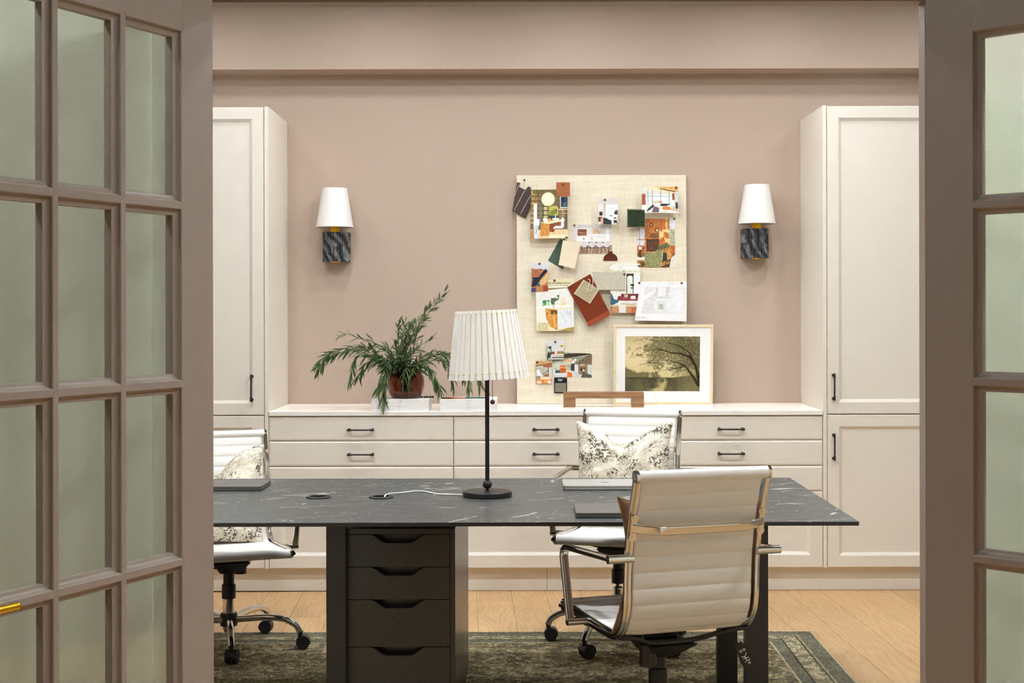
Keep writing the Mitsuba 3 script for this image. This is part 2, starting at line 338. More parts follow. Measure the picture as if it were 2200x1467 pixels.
for i, where in enumerate(('under the leafy vase and magazines', 'behind the table lamp, under the linen pinboard', 'furthest from the leafy vase, beside bare wall')):
    x0, x1 = CX0 + i * dw, CX0 + (i + 1) * dw
    k = thing('drawer_cabinet', f'putty four-drawer base cabinet {where}', 'cabinet', 'base cabinets in the built-in run')
    b = [box(x0 + 0.001, x0 + 0.019, FY + 0.022, WB - 0.003, CB, CT), box(x1 - 0.019, x1 - 0.001, FY + 0.022, WB - 0.003, CB, CT), box(x0 + 0.019, x1 - 0.019, FY + 0.022, WB - 0.003, CB, CB + 0.018),
         box(x0 + 0.019, x1 - 0.019, FY + 0.022, WB - 0.003, CT - 0.018, CT), box(x0 + 0.019, x1 - 0.019, WB - 0.02, WB - 0.003, CB + 0.018, CT - 0.018)]
    part(k, 'body', b, 'cabinet_paint', False)
    for z0, z1, fr in ((CT - 0.122, CT - 0.003, None), (CT - 0.249, CT - 0.125, None), (CT - 0.376, CT - 0.252, None), (CB + 0.001, CT - 0.379, 0.062)):
        dk = part(k, 'drawer', panel_front(x0 + 0.0015, x1 - 0.0015, z0, z1, FY, fr), 'cabinet_paint', 20)
        part(dk, 'handle', pull((x0 + x1) / 2, FY, z1 - 0.064 if fr is None else z1 - 0.07), 'black_metal', label='black bar pull')
one('countertop', box(CX0 + 0.002, CX1 - 0.002, YF - 0.006, WB - 0.002, CT + 0.001, 0.902, 0.002), 'quartz', 'white polished stone countertop with faint veins along the base cabinets', 'countertop', smooth=False)
for side, x0, x1, hx, px, lbl in (('l', CX0 - 0.02 - 0.61, CX0 - 0.02, CX0 - 0.02 - 0.062, (CX0 - 0.02, CX0), 'tall putty cabinet with panelled doors nearest the leafy vase'),
                                 ('r', CX1 + 0.02, CX1 + 0.63, CX1 + 0.02 + 0.032, (CX1, CX1 + 0.02), 'tall putty cabinet with panelled doors nearest the framed landscape print')):
    k = thing('tall_cabinet', lbl, 'cabinet')
    z2 = 2.413
    b = [box(x0, x0 + 0.018, FY + 0.022, WB - 0.003, CB, z2), box(x1 - 0.018, x1, FY + 0.022, WB - 0.003, CB, z2), box(x0 + 0.018, x1 - 0.018, FY + 0.022, WB - 0.003, z2 - 0.018, z2),
         box(x0 + 0.018, x1 - 0.018, FY + 0.022, WB - 0.003, CB, CB + 0.018), box(x0 + 0.018, x1 - 0.018, WB - 0.02, WB - 0.003, CB + 0.018, z2 - 0.018)]
    part(k, 'body', b, 'cabinet_paint', False)
    part(k, 'side_panel', box(px[0] + 0.0008, px[1] - 0.0008, YF, WB - 0.003, CB, z2 + 0.003, 0.001), 'cabinet_paint', False)
    for z0, z1, hz in ((CB + 0.763, z2, 1.019), (CB + 0.001, CB + 0.759, 0.722)):
        dk = part(k, 'door', panel_front(x0 + 0.002, x1 - 0.002, z0, z1, FY, 0.058), 'cabinet_paint', 20)
        part(dk, 'handle', pull(hx, FY, hz, True), 'black_metal', label='black bar pull')
for x0, x1, lbl in ((CX0 - 0.63, -0.30, 'long cream plinth board under the cabinets behind the toile-cushion chair'), (-0.30, 0.096, 'short cream plinth board under the cabinets behind the drawer pedestal'), (0.096, CX1 + 0.63, 'long cream plinth board under the cabinets on the bare oak floor side')):
    one('plinth_board', box(x0 + 0.0006, x1 - 0.0006, YF + 0.055, YF + 0.071, 0.001, CB - 0.001, 0.0008), 'cabinet_paint', lbl, 'plinth', smooth=False)
# ---------------------------------------------------------------- rug
RUG = (-1.85, 1.228, 3.98, 6.43)
def rug_fn(p, n, uv):
    x0, x1, y0, y1 = RUG
    d = dr.minimum(dr.minimum(p.x - x0, x1 - p.x), dr.minimum(p.y - y0, y1 - p.y))
    w = fbm(p.x * 7, p.y * 7, 0, 3)
    dw_ = d + 0.005 * (fbm(p.x * 30, p.y * 30, 2, 2) - 0.5)
    wear = fbm(p.x * 2.6, p.y * 2.6, 5, 4); fine = fbm(p.x * 170, p.y * 90, 1, 2); mid = fbm(p.x * 26, p.y * 26, 3, 3)
    mx, my = 0.5 * dr.abs(dr.sin(p.x * 9.0 + w * 5)) , 0.5 * dr.abs(dr.sin(p.y * 11.0 + w * 6))
    scroll = smoothstep(0.42, 0.58, fbm(p.x * 34 + mx, p.y * 30 + my, 8, 3)); scroll2 = smoothstep(0.52, 0.58, fbm(p.x * 70 + my, p.y * 60 + mx, 11, 2))
    field = mix(mix(lin('625a46'), lin('81775d'), scroll), lin('b0a582'), 0.65 * scroll2 * smoothstep(0.35, 0.6, mid))
    field = mix(field, lin('4b4232'), 0.45 * smoothstep(0.48, 0.7, wear))
    motif = smoothstep(0.45, 0.55, fbm(p.x * 44, p.y * 44, 21, 3))
    band = mix(lin('756e57'), lin('9b9176'), motif); guard = mix(lin('565447'), lin('716d5c'), mid); light = mix(lin('948c70'), lin('777159'), mid)
    c = dr.select(dw_ > 0.215, field, dr.select(dw_ > 0.206, lin3('9d9478'), dr.select(dw_ > 0.160, guard, dr.select(dw_ > 0.153, lin3('3f3f38'), dr.select(dw_ > 0.090, band, dr.select(dw_ > 0.083, lin3('45463e'), dr.select(dw_ > 0.072, light, guard)))))))
    c = dr.select(d < 0.009, lin3('b5aa8d'), c)
    return c * (0.45 + 1.1 * fine) * (0.80 + 0.52 * wear)
def lin3(c): return mi.Color3f(lin(c))
scene['rug_pile'] = two({'type': 'diffuse', 'reflectance': mikit.proc(rug_fn)})
scene['rug_binding'] = matte('b0a58a')
k = thing('rug', 'worn patterned rug in olive and beige with bordered edge under the desk', 'rug')
part(k, 'pile', box(RUG[0] + 0.006, RUG[1] - 0.006, RUG[2], RUG[3], 0.0005, 0.0085, 0.002), 'rug_pile', False)
for x in (RUG[0], RUG[1] - 0.007): part(k, 'edge_binding', tube(smooth_path([(x + 0.0035, RUG[2], 0.0045), (x + 0.0035, (RUG[2] + RUG[3]) / 2, 0.0045), (x + 0.0035, RUG[3], 0.0045)], 3), 0.0042, 8), 'rug_binding')
RZ = 0.009

# ---------------------------------------------------------------- desk
DZ, DX0, DX1, DY0, DY1 = 0.74, -1.5, 1.032, 4.617, 5.836
dk = thing('desk', 'long black marble-look conference desk on black steel legs', 'desk')
part(dk, 'top', box(DX0, DX1, DY0, DY1, DZ - 0.0022, DZ, 0.0012), 'desk_marble', False, label='black marble-look surface with fine white veins')
part(dk, 'core', box(DX0 + 0.0003, DX1 - 0.0003, DY0 + 0.0003, DY1 - 0.0003, DZ - 0.013, DZ - 0.0022), 'black_metal', False)
part(dk, 'leg', box(-0.6405, -0.579, DY0 + 0.09, DY0 + 0.135, RZ, DZ - 0.0135, 0.001), 'black_metal', False)
for lx in (-1.27, 0.690):
    part(dk, 'leg', box(lx, lx + 0.073, DY0 + 0.09, DY0 + 0.135, RZ, DZ - 0.0135, 0.001), 'black_metal', False)
    part(dk, 'leg', box(lx, lx + 0.073, 5.40, 5.445, RZ, DZ - 0.0135, 0.001), 'black_metal', False)
    part(dk, 'foot_plate', box(lx, lx + 0.073, DY0 + 0.135, 5.40, RZ, RZ + 0.012, 0.001), 'black_metal', False)
    part(dk, 'top_plate', box(lx, lx + 0.073, DY0 + 0.135, 5.40, DZ - 0.026, DZ - 0.0135, 0.001), 'black_metal', False)
scene['hole_black'] = matte('050505')
for gx, gy, lbl in ((684, 1069, 'round black cable grommet set in the desk top, its hole empty'), (819, 1069, 'round black cable grommet in the desk top with the white cord in it')):
    o = on_level(gx, gy, DZ)
    g = thing('cable_grommet', lbl, 'grommet', 'desk cable grommets')
    part(g, 'ring', lathe([(0.028, 0.0005), (0.043, 0.0005), (0.0435, 0.003), (0.041, 0.0055), (0.031, 0.0065), (0.0285, 0.005), (0.028, 0.0005)], 48, (o[0], o[1], DZ)), 'black_plastic', 40)
    c = trimesh.creation.cylinder(0.0284, 0.001, sections=40); c.apply_translation((o[0], o[1], DZ + 0.0012)); part(g, 'hole', c, 'hole_black', False)

# drawer pedestals, back to back
def pedestal(x0, x1, y0, y1, z1, front, lbl):
    k = thing('drawer_pedestal', lbl, 'drawer unit')
    t = 0.016; s = 1 if front < 0 else -1
    yf, yb = (y0, y1) if front < 0 else (y1, y0)
    b = [box(x0, x0 + t, y0, y1, RZ, z1, 0.001), box(x1 - t, x1, y0, y1, RZ, z1, 0.001), box(x0 + t, x1 - t, y0, y1, z1 - 0.018, z1, 0.001), box(x0 + t, x1 - t, min(yb, yb - s * 0.01), max(yb, yb - s * 0.01), RZ, z1 - 0.018),
         box(x0 + t, x1 - t, min(yf + s * 0.05, yf + s * 0.055), max(yf + s * 0.05, yf + s * 0.055), RZ, z1 - 0.018)]
    part(k, 'carcass', b, 'black_wood', False)
    z = z1 - 0.0195
    for h in (0.1045, 0.1045, 0.152, 0.152, 0.15):
        a, c = x0 + t + 0.0012, x1 - t - 0.0012; cx = (a + c) / 2; zl = z - h + 0.002
        n = 12; cut = []
        for q in np.linspace(0, 1, n): cut.append((cx - 0.09 + 0.052 * q, z - 0.027 * (3 * q * q - 2 * q ** 3)))
        pts = [(a, zl), (c, zl), (c, z)] + [(2 * cx - x, zz) for x, zz in cut] + cut[::-1] + [(a, z)]
        m = extrude(sg.Polygon(pts), 0.016)
        m = moved(m, hexmat((0, yf + s * 0.0165, 0), [1, 0, 0], [0, 0, 1], [0, -1, 0])) if s > 0 else moved(m, hexmat((0, yf, 0), [1, 0, 0], [0, 0, 1], [0, -1, 0]))
        if m.volume < 0: m.invert()
        if zl > RZ: part(k, 'drawer', m, 'black_wood', False)
        z -= h
pedestal(-0.598, -0.2335, 4.756, 5.285, 0.700, -1, 'black drawer pedestal with cut-out grips facing the open doorway')
pedestal(-0.598, -0.2335, 5.29, 5.81, 0.700, 1, 'black drawer pedestal turned towards the cabinets, behind the grip drawers')

# laptops
def laptop(x0, x1, y0, y1, mat, lbl, logo):
    k = thing('laptop', lbl, 'laptop', 'closed laptops on the desk')
    def sl(z0, z1, inset=0.0):
        m = extrude(sg.box(x0 + 0.012, y0 + 0.012, x1 - 0.012, y1 - 0.012).buffer(0.012 - inset, quad_segs=5), z1 - z0); m.apply_translation((0, 0, z0)); return m
    part(k, 'base', [sl(DZ + 0.0025, DZ + 0.0105), sl(DZ + 0.0015, DZ + 0.0025, 0.004)], mat, False)
    part(k, 'lid', [sl(DZ + 0.0112, DZ + 0.0152), sl(DZ + 0.0152, DZ + 0.016, 0.001)], mat, False)
    for fx in (x0 + 0.03, x1 - 0.03):
        for fy in (y0 + 0.03, y1 - 0.03): part(k, 'foot', lathe([(0, 0), (0.006, 0), (0.0055, 0.0016), (0, 0.0016)], 16, (fx, fy, DZ + 0.0003)), 'black_plastic', False)
    # emblem: a bitten round fruit with a leaf, flat on the lid
    c = sg.Point(0, 0).buffer(0.013).union(sg.Point(0.006, 0.002).buffer(0.0115)).union(sg.Point(-0.006, 0.002).buffer(0.0115)).difference(sg.Point(0.019, 0.003).buffer(0.0075))
    lf = sa.rotate(sa.scale(sg.Point(0, 0).buffer(0.005), 0.5, 1), -30); lf = sa.translate(lf, 0.002, 0.0185)
    ems = [extrude(c, 0.0003), extrude(lf, 0.0003)]
    part(k, 'emblem', [xf(m, ((x0 + x1) / 2, (y0 + y1) / 2, DZ + 0.01601), rz=logo) for m in ems], 'alu_emblem', False)
scene['alu_emblem'] = pbr('3a3a3c', 0.15, 0.8)
laptop(0.131, 0.449, 5.435, 5.661, 'alu_light', 'closed silver laptop in front of the middle chair with the upright cushion', 0)
laptop(-1.295, -0.978, 5.435, 5.659, 'alu_dark', 'closed grey laptop at the end of the desk by the glazed door', 0)
laptop(0.153, 0.470, 4.704, 4.947, 'alu_dark', 'closed dark grey laptop half hidden behind the near chair', 180)

# ---------------------------------------------------------------- table lamp
LY = 0.646 / (1066 - 669) * FPX
lp = on_level(1047, 1066, DZ); LX, LY = lp[0], lp[1]
k = thing('table_lamp', 'black table lamp with white pleated shade and pull chain on the desk', 'lamp')
part(k, 'base', lathe([(0, 0), (0.085, 0), (0.0875, 0.003), (0.0875, 0.016), (0.086, 0.0185), (0.02, 0.0195), (0, 0.0195)], 64, (LX, LY, DZ + 0.0005)), 'black_metal', 30)
part(k, 'collar', lathe([(0, 0.0195), (0.0095, 0.0195), (0.0095, 0.022), (0.005, 0.024), (0.005, 0.027), (0, 0.027)], 24, (LX, LY, DZ + 0.0005)), 'black_metal', 30)
part(k, 'ball', ball(0.0165, (LX, LY, DZ + 0.0425), 3), 'black_metal', True)
part(k, 'stem', box(LX - 0.0073, LX + 0.0073, LY - 0.0073, LY + 0.0073, DZ + 0.055, 1.30, 0.0012), 'black_metal', False)
zt, zb_, rt, rb, NP = 1.3995, 1.159, 0.1035, 0.138, 37
SH = trimesh.transformations.rotation_matrix(math.radians(-2.6), [0, 1, 0], [LX, LY, 1.30])
def pleats(depth):
    prof, n = [], NP * 14
    V, F = [], []
    zs = np.linspace(0, 1, 7)
    for layer in (0, 1):
        for h in zs:
            for i in range(n):
                a = i / n * 2 * math.pi; ph = (i % 14) / 14.0
                w = 1 - abs(2 * ((ph + 0.0) % 1) - 1); w = min(1, w * 4.5)     # flat folds with a narrow valley
                r = rb + (rt - rb) * h + 0.006 - depth * (1 - w) - layer * 0.0012
                edge = 0.0022 * (abs(2 * ph - 1) ** 1.0 * -1 + 0.5) * (1 if h in (0, 1) else 0)
                V.append((r * math.cos(a), r * math.sin(a), zb_ + (zt - zb_) * h + (edge if h == 1 else -edge if h == 0 else 0)))
    L = n * len(zs)
    for j in range(len(zs) - 1):
        for i in range(n):
            a, b, c, d = j * n + i, j * n + (i + 1) % n, (j + 1) * n + (i + 1) % n, (j + 1) * n + i
            F += [[a, b, c], [a, c, d], [L + a, L + c, L + b], [L + a, L + d, L + c]]
    for j, s in ((0, 1), (len(zs) - 1, -1)):
        for i in range(n):
            a, b = j * n + i, j * n + (i + 1) % n
            F += [[a, L + a, b], [b, L + a, L + b]] if s > 0 else [[a, b, L + a], [b, L + b, L + a]]
    m = trimesh.Trimesh(V, F, process=False); m.apply_translation((LX, LY, 0)); return m
scene['pleat_fabric'] = two({'type': 'principledthin', 'base_color': rgb('f6f3ec'), 'roughness': 0.8, 'diff_trans': 0.5, 'spec_trans': 0.0, 'specular': 0.1} if False else {'type': 'diffuse', 'reflectance': rgb('f4f1ea')})
part(k, 'shade', moved(pleats(0.0085), SH), 'pleat_fabric', 35)
scene['gold_thread'] = matte('d3b96a')
for h in (0.09, 0.955):
    r = rb + (rt - rb) * h + 0.0064; z = zb_ + (zt - zb_) * h; q = 0.20 * 2 * math.pi / NP
    part(k, 'gold_thread', [moved(rod((LX + r * math.cos(t - q), LY + r * math.sin(t - q), z), (LX + r * math.cos(t + q), LY + r * math.sin(t + q), z), 0.0011, 6), SH) for t in np.arange(NP) / NP * 2 * math.pi], 'gold_thread', True)
a = np.linspace(0, 2 * math.pi, 90)
fr = [sweep(np.c_[LX + 0.09 * np.cos(a), LY + 0.09 * np.sin(a), np.full(90, 1.375)], circ(0.0018, 6), cap=False)]
for t in (0, 120, 240): fr.append(rod((LX, LY, 1.30), (LX + 0.09 * math.cos(math.radians(t)), LY + 0.09 * math.sin(math.radians(t)), 1.375), 0.0016, 8))
fr.append(rod((LX, LY, 1.28), (LX, LY, 1.33), 0.012))
part(k, 'shade_carrier', fr, 'black_metal')
chx = LX + 0.02; 
part(k, 'pull_chain', [ball(0.0014, (chx, LY - 0.035, z), 1) for z in np.arange(1.086, 1.25, 0.0036)] + [rod((chx, LY - 0.035, 1.08), (chx, LY - 0.035, 1.25), 0.0005, 6), rod((LX, LY, 1.25), (chx, LY - 0.036, 1.25), 0.002, 8)], 'black_metal', True)
part(k, 'pull_knob', ball(0.0083, (chx, LY - 0.035, 1.0765), 3), 'bronze', True, label='round bronze pull knob')
cpts = [on_level(819 + 7, 1071, DZ), on_level(838, 1066, DZ), on_level(856, 1062.5, DZ), on_level(880, 1058, DZ), on_level(897, 1056.5, DZ), on_level(925, 1060, DZ), on_level(948, 1063.5, DZ), on_level(968, 1064, DZ), on_level(993.5, 1067, DZ)]
cz = [DZ + 0.003, DZ + 0.0095, DZ + 0.006] + [DZ + 0.0032] * 5 + [DZ + 0.006]
one('power_cord', tube(smooth_path([(p[0], p[1], z) for p, z in zip(cpts, cz)], 60), 0.0026, 8), 'white_shade', 'thin white power cord running from cable grommet to lamp base', 'cord', smooth=True)

# ---------------------------------------------------------------- office chairs
SEATW, FRX = 0.193, 0.2065
CH = [(0.285, -0.004), (0.24, 0.002), (0.14, -0.002), (0.02, -0.010), (-0.09, -0.014), (-0.165, -0.006), (-0.212, 0.026), (-0.234, 0.078), (-0.240, 0.14), (-0.244, 0.21), (-0.258, 0.29), (-0.282, 0.38), (-0.307, 0.452), (-0.314, 0.475)]
prof = smooth_path([(0, y, z) for y, z in CH], 260)
S = np.r_[0, np.cumsum(np.linalg.norm(np.diff(prof, axis=0), axis=1))]
TAN = np.gradient(prof, axis=0); TAN /= np.linalg.norm(TAN, axis=1, keepdims=True)
NOR = np.c_[np.zeros(len(TAN)), -TAN[:, 2], TAN[:, 1]] * -1      # towards the sitter
def at_s(s): return np.array([np.interp(s, S, prof[:, k]) for k in range(3)]), np.array([np.interp(s, S, NOR[:, k]) for k in range(3)])
def sheet(s0, s1, pitch=0.0475, hw=SEATW, roll=None, step=0.0025):
    """Channel-tufted sheet along the chair's profile."""
    n = int((s1 - s0) / step); rows = []
    for s in np.linspace(s0, s1, n):
        ph = ((s - s0) / pitch) % 1.0; q = min(ph, 1 - ph) * pitch
        puff = max(0.0, math.sin(math.pi * ph)) ** 0.38
        up, dn = 0.003 + 0.006 * puff, 0.0025 + 0.0052 * puff
        p, nn = at_s(s)
        row = []
        for x, f in ((-hw, 0.45), (-hw + 0.005, 0.95), (-hw * 0.5, 1), (0, 1), (hw * 0.5, 1), (hw - 0.005, 0.95), (hw, 0.45)): row.append(p + nn * up * f + np.array([x, 0, 0]))
        for x, f in ((hw, 0.45), (hw - 0.005, 0.95), (hw * 0.5, 1), (0, 1), (-hw * 0.5, 1), (-hw + 0.005, 0.95), (-hw, 0.45)): row.append(p - nn * dn * f + np.array([x, 0, 0]))
        rows.append(row)
    k = 14; V = np.array(rows).reshape(-1, 3); F = []
    for i in range(n - 1):
        for j in range(k):
            a, b, c, d = i * k + j, i * k + (j + 1) % k, (i + 1) * k + (j + 1) % k, (i + 1) * k + j
            F += [[a, b, c], [a, c, d]]
    for e in (0, (n - 1) * k):
        for j in range(1, 13): F.append([e, e + j, e + j + 1])
    m = trimesh.Trimesh(V, F, process=False); m.fix_normals(); return m
def roll_bar(s, r, hw): p, nn = at_s(s); return [sweep([p + [x, 0, 0] for x in (-hw, -hw * 0.33, hw * 0.33, hw)], circ(r, 20, r * 1.0))]
SM = 0.482                                           # where seat becomes back
def caster_mesh():
    ms = []
    for s in (-1, 1):
        w = trimesh.creation.cylinder(0.0265, 0.017, sections=28); w.apply_transform(trimesh.transformations.rotation_matrix(math.pi / 2, [0, 1, 0])); w.apply_translation((s * 0.0145, 0.012, 0.0265)); ms.append(w)
        rim = trimesh.creation.cylinder(0.017, 0.0195, sections=24); rim.apply_transform(trimesh.transformations.rotation_matrix(math.pi / 2, [0, 1, 0])); rim.apply_translation((s * 0.0145, 0.012, 0.0265)); ms.append(rim)
    a = np.linspace(math.radians(-15), math.radians(170), 12); o = [(0.0295 * math.cos(t), 0.0295 * math.sin(t)) for t in a] + [(0.027 * math.cos(t), 0.027 * math.sin(t)) for t in a[::-1]]
    h = extrude(sg.Polygon(o), 0.046); ms.append(moved(h, hexmat((-0.023, 0.012, 0.0265), [0, 1, 0], [0, 0, 1], [1, 0, 0])))
    ms.append(rod((0, 0, 0.045), (0, 0, 0.078), 0.009)); ms.append(rod((0, 0, 0.068), (0, 0, 0.073), 0.013))
    return cat_(ms)
CASTER = caster_mesh()
def rail_mesh(s):
    i0, i1 = 2, len(prof) - 3
    path = prof[i0:i1:4] + [s * FRX, 0, 0]
    a = sweep(path, rrect(0.030, 0.0125, 0.004, 2), normal=NOR[i0])
    b = sweep(path + [s * 0.0075, 0, 0], rrect(0.012, 0.012, 0.003, 2), normal=NOR[i0])
    return cat_([a, b])
def office_chair(lbl, loc, yaw, hs, base_rot, caster_rots, zs_=1.0):
    k = thing('office_chair', lbl, 'chair', 'white ribbed office chairs round the desk')
    A = T().translate([loc[0], loc[1], 0]).rotate([0, 0, 1], yaw)          # turns with the seat
    U = A @ T().translate([0, 0, hs]).scale([1, 1, zs_])
    smax = S[-1]
    part(k, 'seat', [sheet(0.012, SM)] + roll_bar(0.012, 0.020, SEATW + 0.004), 'white_vinyl', 40, U)
    part(k, 'backrest', [sheet(SM, smax - 0.01)] + roll_bar(smax - 0.006, 0.018, SEATW + 0.014), 'white_vinyl', 40, U)
    for s in (-1, 1):
        rk = part(k, 'side_rail', rail_mesh(s), 'chrome', 40, U)
        for ss, r in ((0.012, 0.0205), (smax - 0.006, 0.0195)):
            p, nn = at_s(ss); x = (SEATW + 0.004) if ss < 0.1 else (SEATW + 0.014)
            part(rk, 'end_cap', [rod(p + [s * x, 0, 0], p + [s * (x + 0.009), 0, 0], r, 28), rod(p + [s * x, 0, 0], p + [s * (x + 0.011), 0, 0], 0.008, 20)], 'chrome', 40, U)
        # armrest loop with its two stubs
        ax = s * 0.266
        loop = round_path([(ax, -0.262, 0.232), (ax, 0.10, 0.215), (ax, 0.115, 0.19), (ax, 0.06, -0.006)], 0.05, 9)
        ar = [sweep(loop, rrect(0.017, 0.027, 0.008, 4), normal=[0, 0, 1])]
        ar += [rod((s * 0.200, -0.262, 0.231), (s * 0.279, -0.262, 0.231), 0.0125, 18), rod((s * 0.200, 0.06, -0.008), (s * 0.277, 0.06, -0.008), 0.0125, 18)]
        part(k, 'armrest', ar, 'chrome', 40, U)
    zb2 = 0.325; sb = np.interp(zb2, prof[140:, 2], S[140:]); p, nn = at_s(sb)
    br = [sweep(round_path([p - nn * 0.014 + [-FRX - 0.004, 0, 0], p - nn * 0.03 + [-FRX + 0.02, 0, 0], p - nn * 0.05 + [-FRX + 0.075, 0, 0], p - nn * 0.05 + [FRX - 0.075, 0, 0], p - nn * 0.03 + [FRX - 0.02, 0, 0], p - nn * 0.014 + [FRX + 0.004, 0, 0]], 0.03, 6), rrect(0.027, 0.011, 0.004, 3), normal=TAN[200])]
    for s in (-1, 1):
        for dz in (-0.03, 0.03):
            q, n2 = at_s(sb + dz); q = q + np.array([s * FRX, 0, 0])
            br += [rod(q - n2 * 0.013, q - n2 * 0.019, 0.012, 20), rod(q - n2 * 0.018, q - n2 * 0.021, 0.0055, 14)]
        q0, n0 = at_s(sb - 0.03); q1, n1 = at_s(sb + 0.03)
        br.append(sweep([q0 - n0 * 0.0165 + [s * FRX, 0, 0], p - nn * 0.0165 + [s * FRX, 0, 0], q1 - n1 * 0.0165 + [s * FRX, 0, 0]], rrect(0.004, 0.02, 0.0015, 2), normal=n0))
    part(k, 'back_brace', br, 'chrome', 40, U)
    # two bent cross brackets under the seat and the mechanism
    for y0, yc in ((-0.185, -0.10), (0.085, 0.06)):
        z0 = np.interp(y0, prof[:150][::-1, 1], prof[:150][::-1, 2]) - 0.016
        pth = round_path([(-FRX - 0.004, y0, z0), (-FRX + 0.05, y0 + (yc - y0) * 0.2, z0 - 0.006), (-0.075, yc, -0.058), (0.075, yc, -0.058), (FRX - 0.05, y0 + (yc - y0) * 0.2, z0 - 0.006), (FRX + 0.004, y0, z0)], 0.05, 7)
        part(k, 'seat_bracket', sweep(pth, rrect(0.011, 0.034, 0.003, 2), normal=[0, 0, 1]), 'black_metal', 40, U)
    hull = trimesh.convex.convex_hull(np.array([(x, y, z) for x, y, z in [(-0.075, -0.13, -0.064), (0.075, -0.13, -0.064), (-0.075, 0.09, -0.064), (0.075, 0.09, -0.064), (-0.06, -0.11, -0.078), (0.06, -0.11, -0.078), (-0.04, -0.045, -0.115), (0.04, -0.045, -0.115), (-0.04, 0.04, -0.115), (0.04, 0.04, -0.115), (-0.055, 0.08, -0.078), (0.055, 0.08, -0.078)]]))
    arch = [hull, rod((-0.058, -0.055, -0.135), (-0.058, -0.055, -0.07), 0.026, 24), box(-0.06, 0.06, -0.02, 0.07, -0.064, -0.045, 0.004)]
    part(k, 'tilt_mechanism', arch, 'black_metal', 30, U)
    part(k, 'lever', [sweep(round_path([(0.05, 0.03, -0.09), (0.15, 0.03, -0.085), (0.20, 0.03, -0.078)], 0.03), circ(0.0045, 8)), xf(box(-0.028, 0.028, -0.011, 0.011, -0.004, 0.004, 0.003), (0.215, 0.03, -0.077))], 'black_metal', 40, U)
    zs = hs - 0.115
    part(k, 'gas_lift', lathe([(0, 0.075), (0.02, 0.075), (0.0245, 0.09), (0.0245, 0.24), (0.0235, 0.245), (0.014, 0.25), (0.014, zs), (0, zs)], 28), 'chrome', 40, A)
    part(k, 'lift_sleeve', lathe([(0.0145, zs - 0.10), (0.0285, zs - 0.10), (0.0285, zs - 0.045), (0.0225, zs - 0.04), (0.0225, zs + 0.02), (0.0145, zs + 0.02)], 28), 'black_plastic', 40, A)
    Bm = T().translate([loc[0], loc[1], 0]).rotate([0, 0, 1], base_rot)
    part(k, 'hub', lathe([(0.0255, 0.098), (0.034, 0.10), (0.036, 0.11), (0.036, 0.142), (0.033, 0.152), (0.0255, 0.154)], 32), 'black_plastic', 40, Bm)
    leg = sweep(round_path([(0.03, 0, 0.126), (0.16, 0, 0.138), (0.24, 0, 0.132), (0.288, 0, 0.104), (0.300, 0, 0.078)], 0.06, 8), rrect(0.026, 0.026, 0.009, 3), normal=[0, 0, 1], scale=None)
    for i in range(5):
        L = Bm @ T().rotate([0, 0, 1], 72 * i)
        lk = part(k, 'leg', leg, 'chrome', 40, L)
        part(lk, 'caster', CASTER, 'black_plastic', 40, L @ T().translate([0.300, 0, RZ + 0.0005]).rotate([0, 0, 1], caster_rots[i]))
    return k, U
fc, fU = office_chair('white ribbed office chair with chrome frame, nearest, its back to the doorway', (0.400, 4.575), 20, 0.455, 40, (20, 200, 90, 300, 150))
mc, mU = office_chair('white ribbed office chair facing the doorway, holding the fully visible toile cushion', (0.378, 6.19), 180 - 15, 0.478, 23.5, (40, 160, 100, 60, 250))
lc, lU = office_chair('lowered white ribbed office chair partly hidden by the glazed door', (-1.238, 6.135), 180 + 21, 0.428, -77, (70, -80, 20, 120, 200), 0.93)
# hanging pull tag with white symbols on the near chair
scene['white_ink'] = matte('e8e8e6')
tg = sg.Polygon([(-0.008, 0), (0.008, 0), (0.0165, -0.048), (0.012, -0.062), (0, -0.066), (-0.012, -0.062), (-0.0165, -0.048)]).buffer(0.002)
tm = extrude(tg, 0.004)
ico = [extrude(q, 0.0004) for q in (sg.box(-0.0075, -0.018, 0.0005, -0.0165), sg.box(-0.0075, -0.022, 0.0005, -0.0205), sg.box(0.003, -0.0222, 0.0085, -0.0165).difference(sg.box(0.0042, -0.021, 0.0073, -0.0177)),
        sg.LineString([(-0.008, -0.033), (-0.001, -0.036), (0.007, -0.029)]).buffer(0.0009), sg.LineString([(-0.001, -0.036), (-0.001, -0.046), (-0.007, -0.049)]).buffer(0.0009), sg.LineString([(-0.001, -0.046), (0.005, -0.049), (0.007, -0.046)]).buffer(0.0009),
        sg.LineString([(-0.007, -0.039), (0.006, -0.041)]).buffer(0.0009), sg.Point(0.002, -0.0545).buffer(0.0032).difference(sg.Point(0.002, -0.0545).buffer(0.002)))]
TM = T().translate([0.638, 4.50, 0.387]).rotate([0, 1, 0], -28).scale(1.2)
tM = np.array(TM.matrix) @ hexmat((0, 0, 0), [1, 0, 0], [0, 0, 1], [0, -1, 0])
tk = part(fc, 'pull_tag', moved(tm, tM), 'black_plastic', False, label='black hanging tag with white symbols')
for m in ico: m.apply_translation((0, 0, 0.00405))
part(tk, 'symbol', [moved(m, tM) for m in ico], 'white_ink', False)
part(fc, 'tag_string', tube(smooth_path([(0.618, 4.512, 0.416), (0.628, 4.506, 0.402), (0.6385, 4.502, 0.388)], 8), 0.0009, 6), 'black_plastic', True)

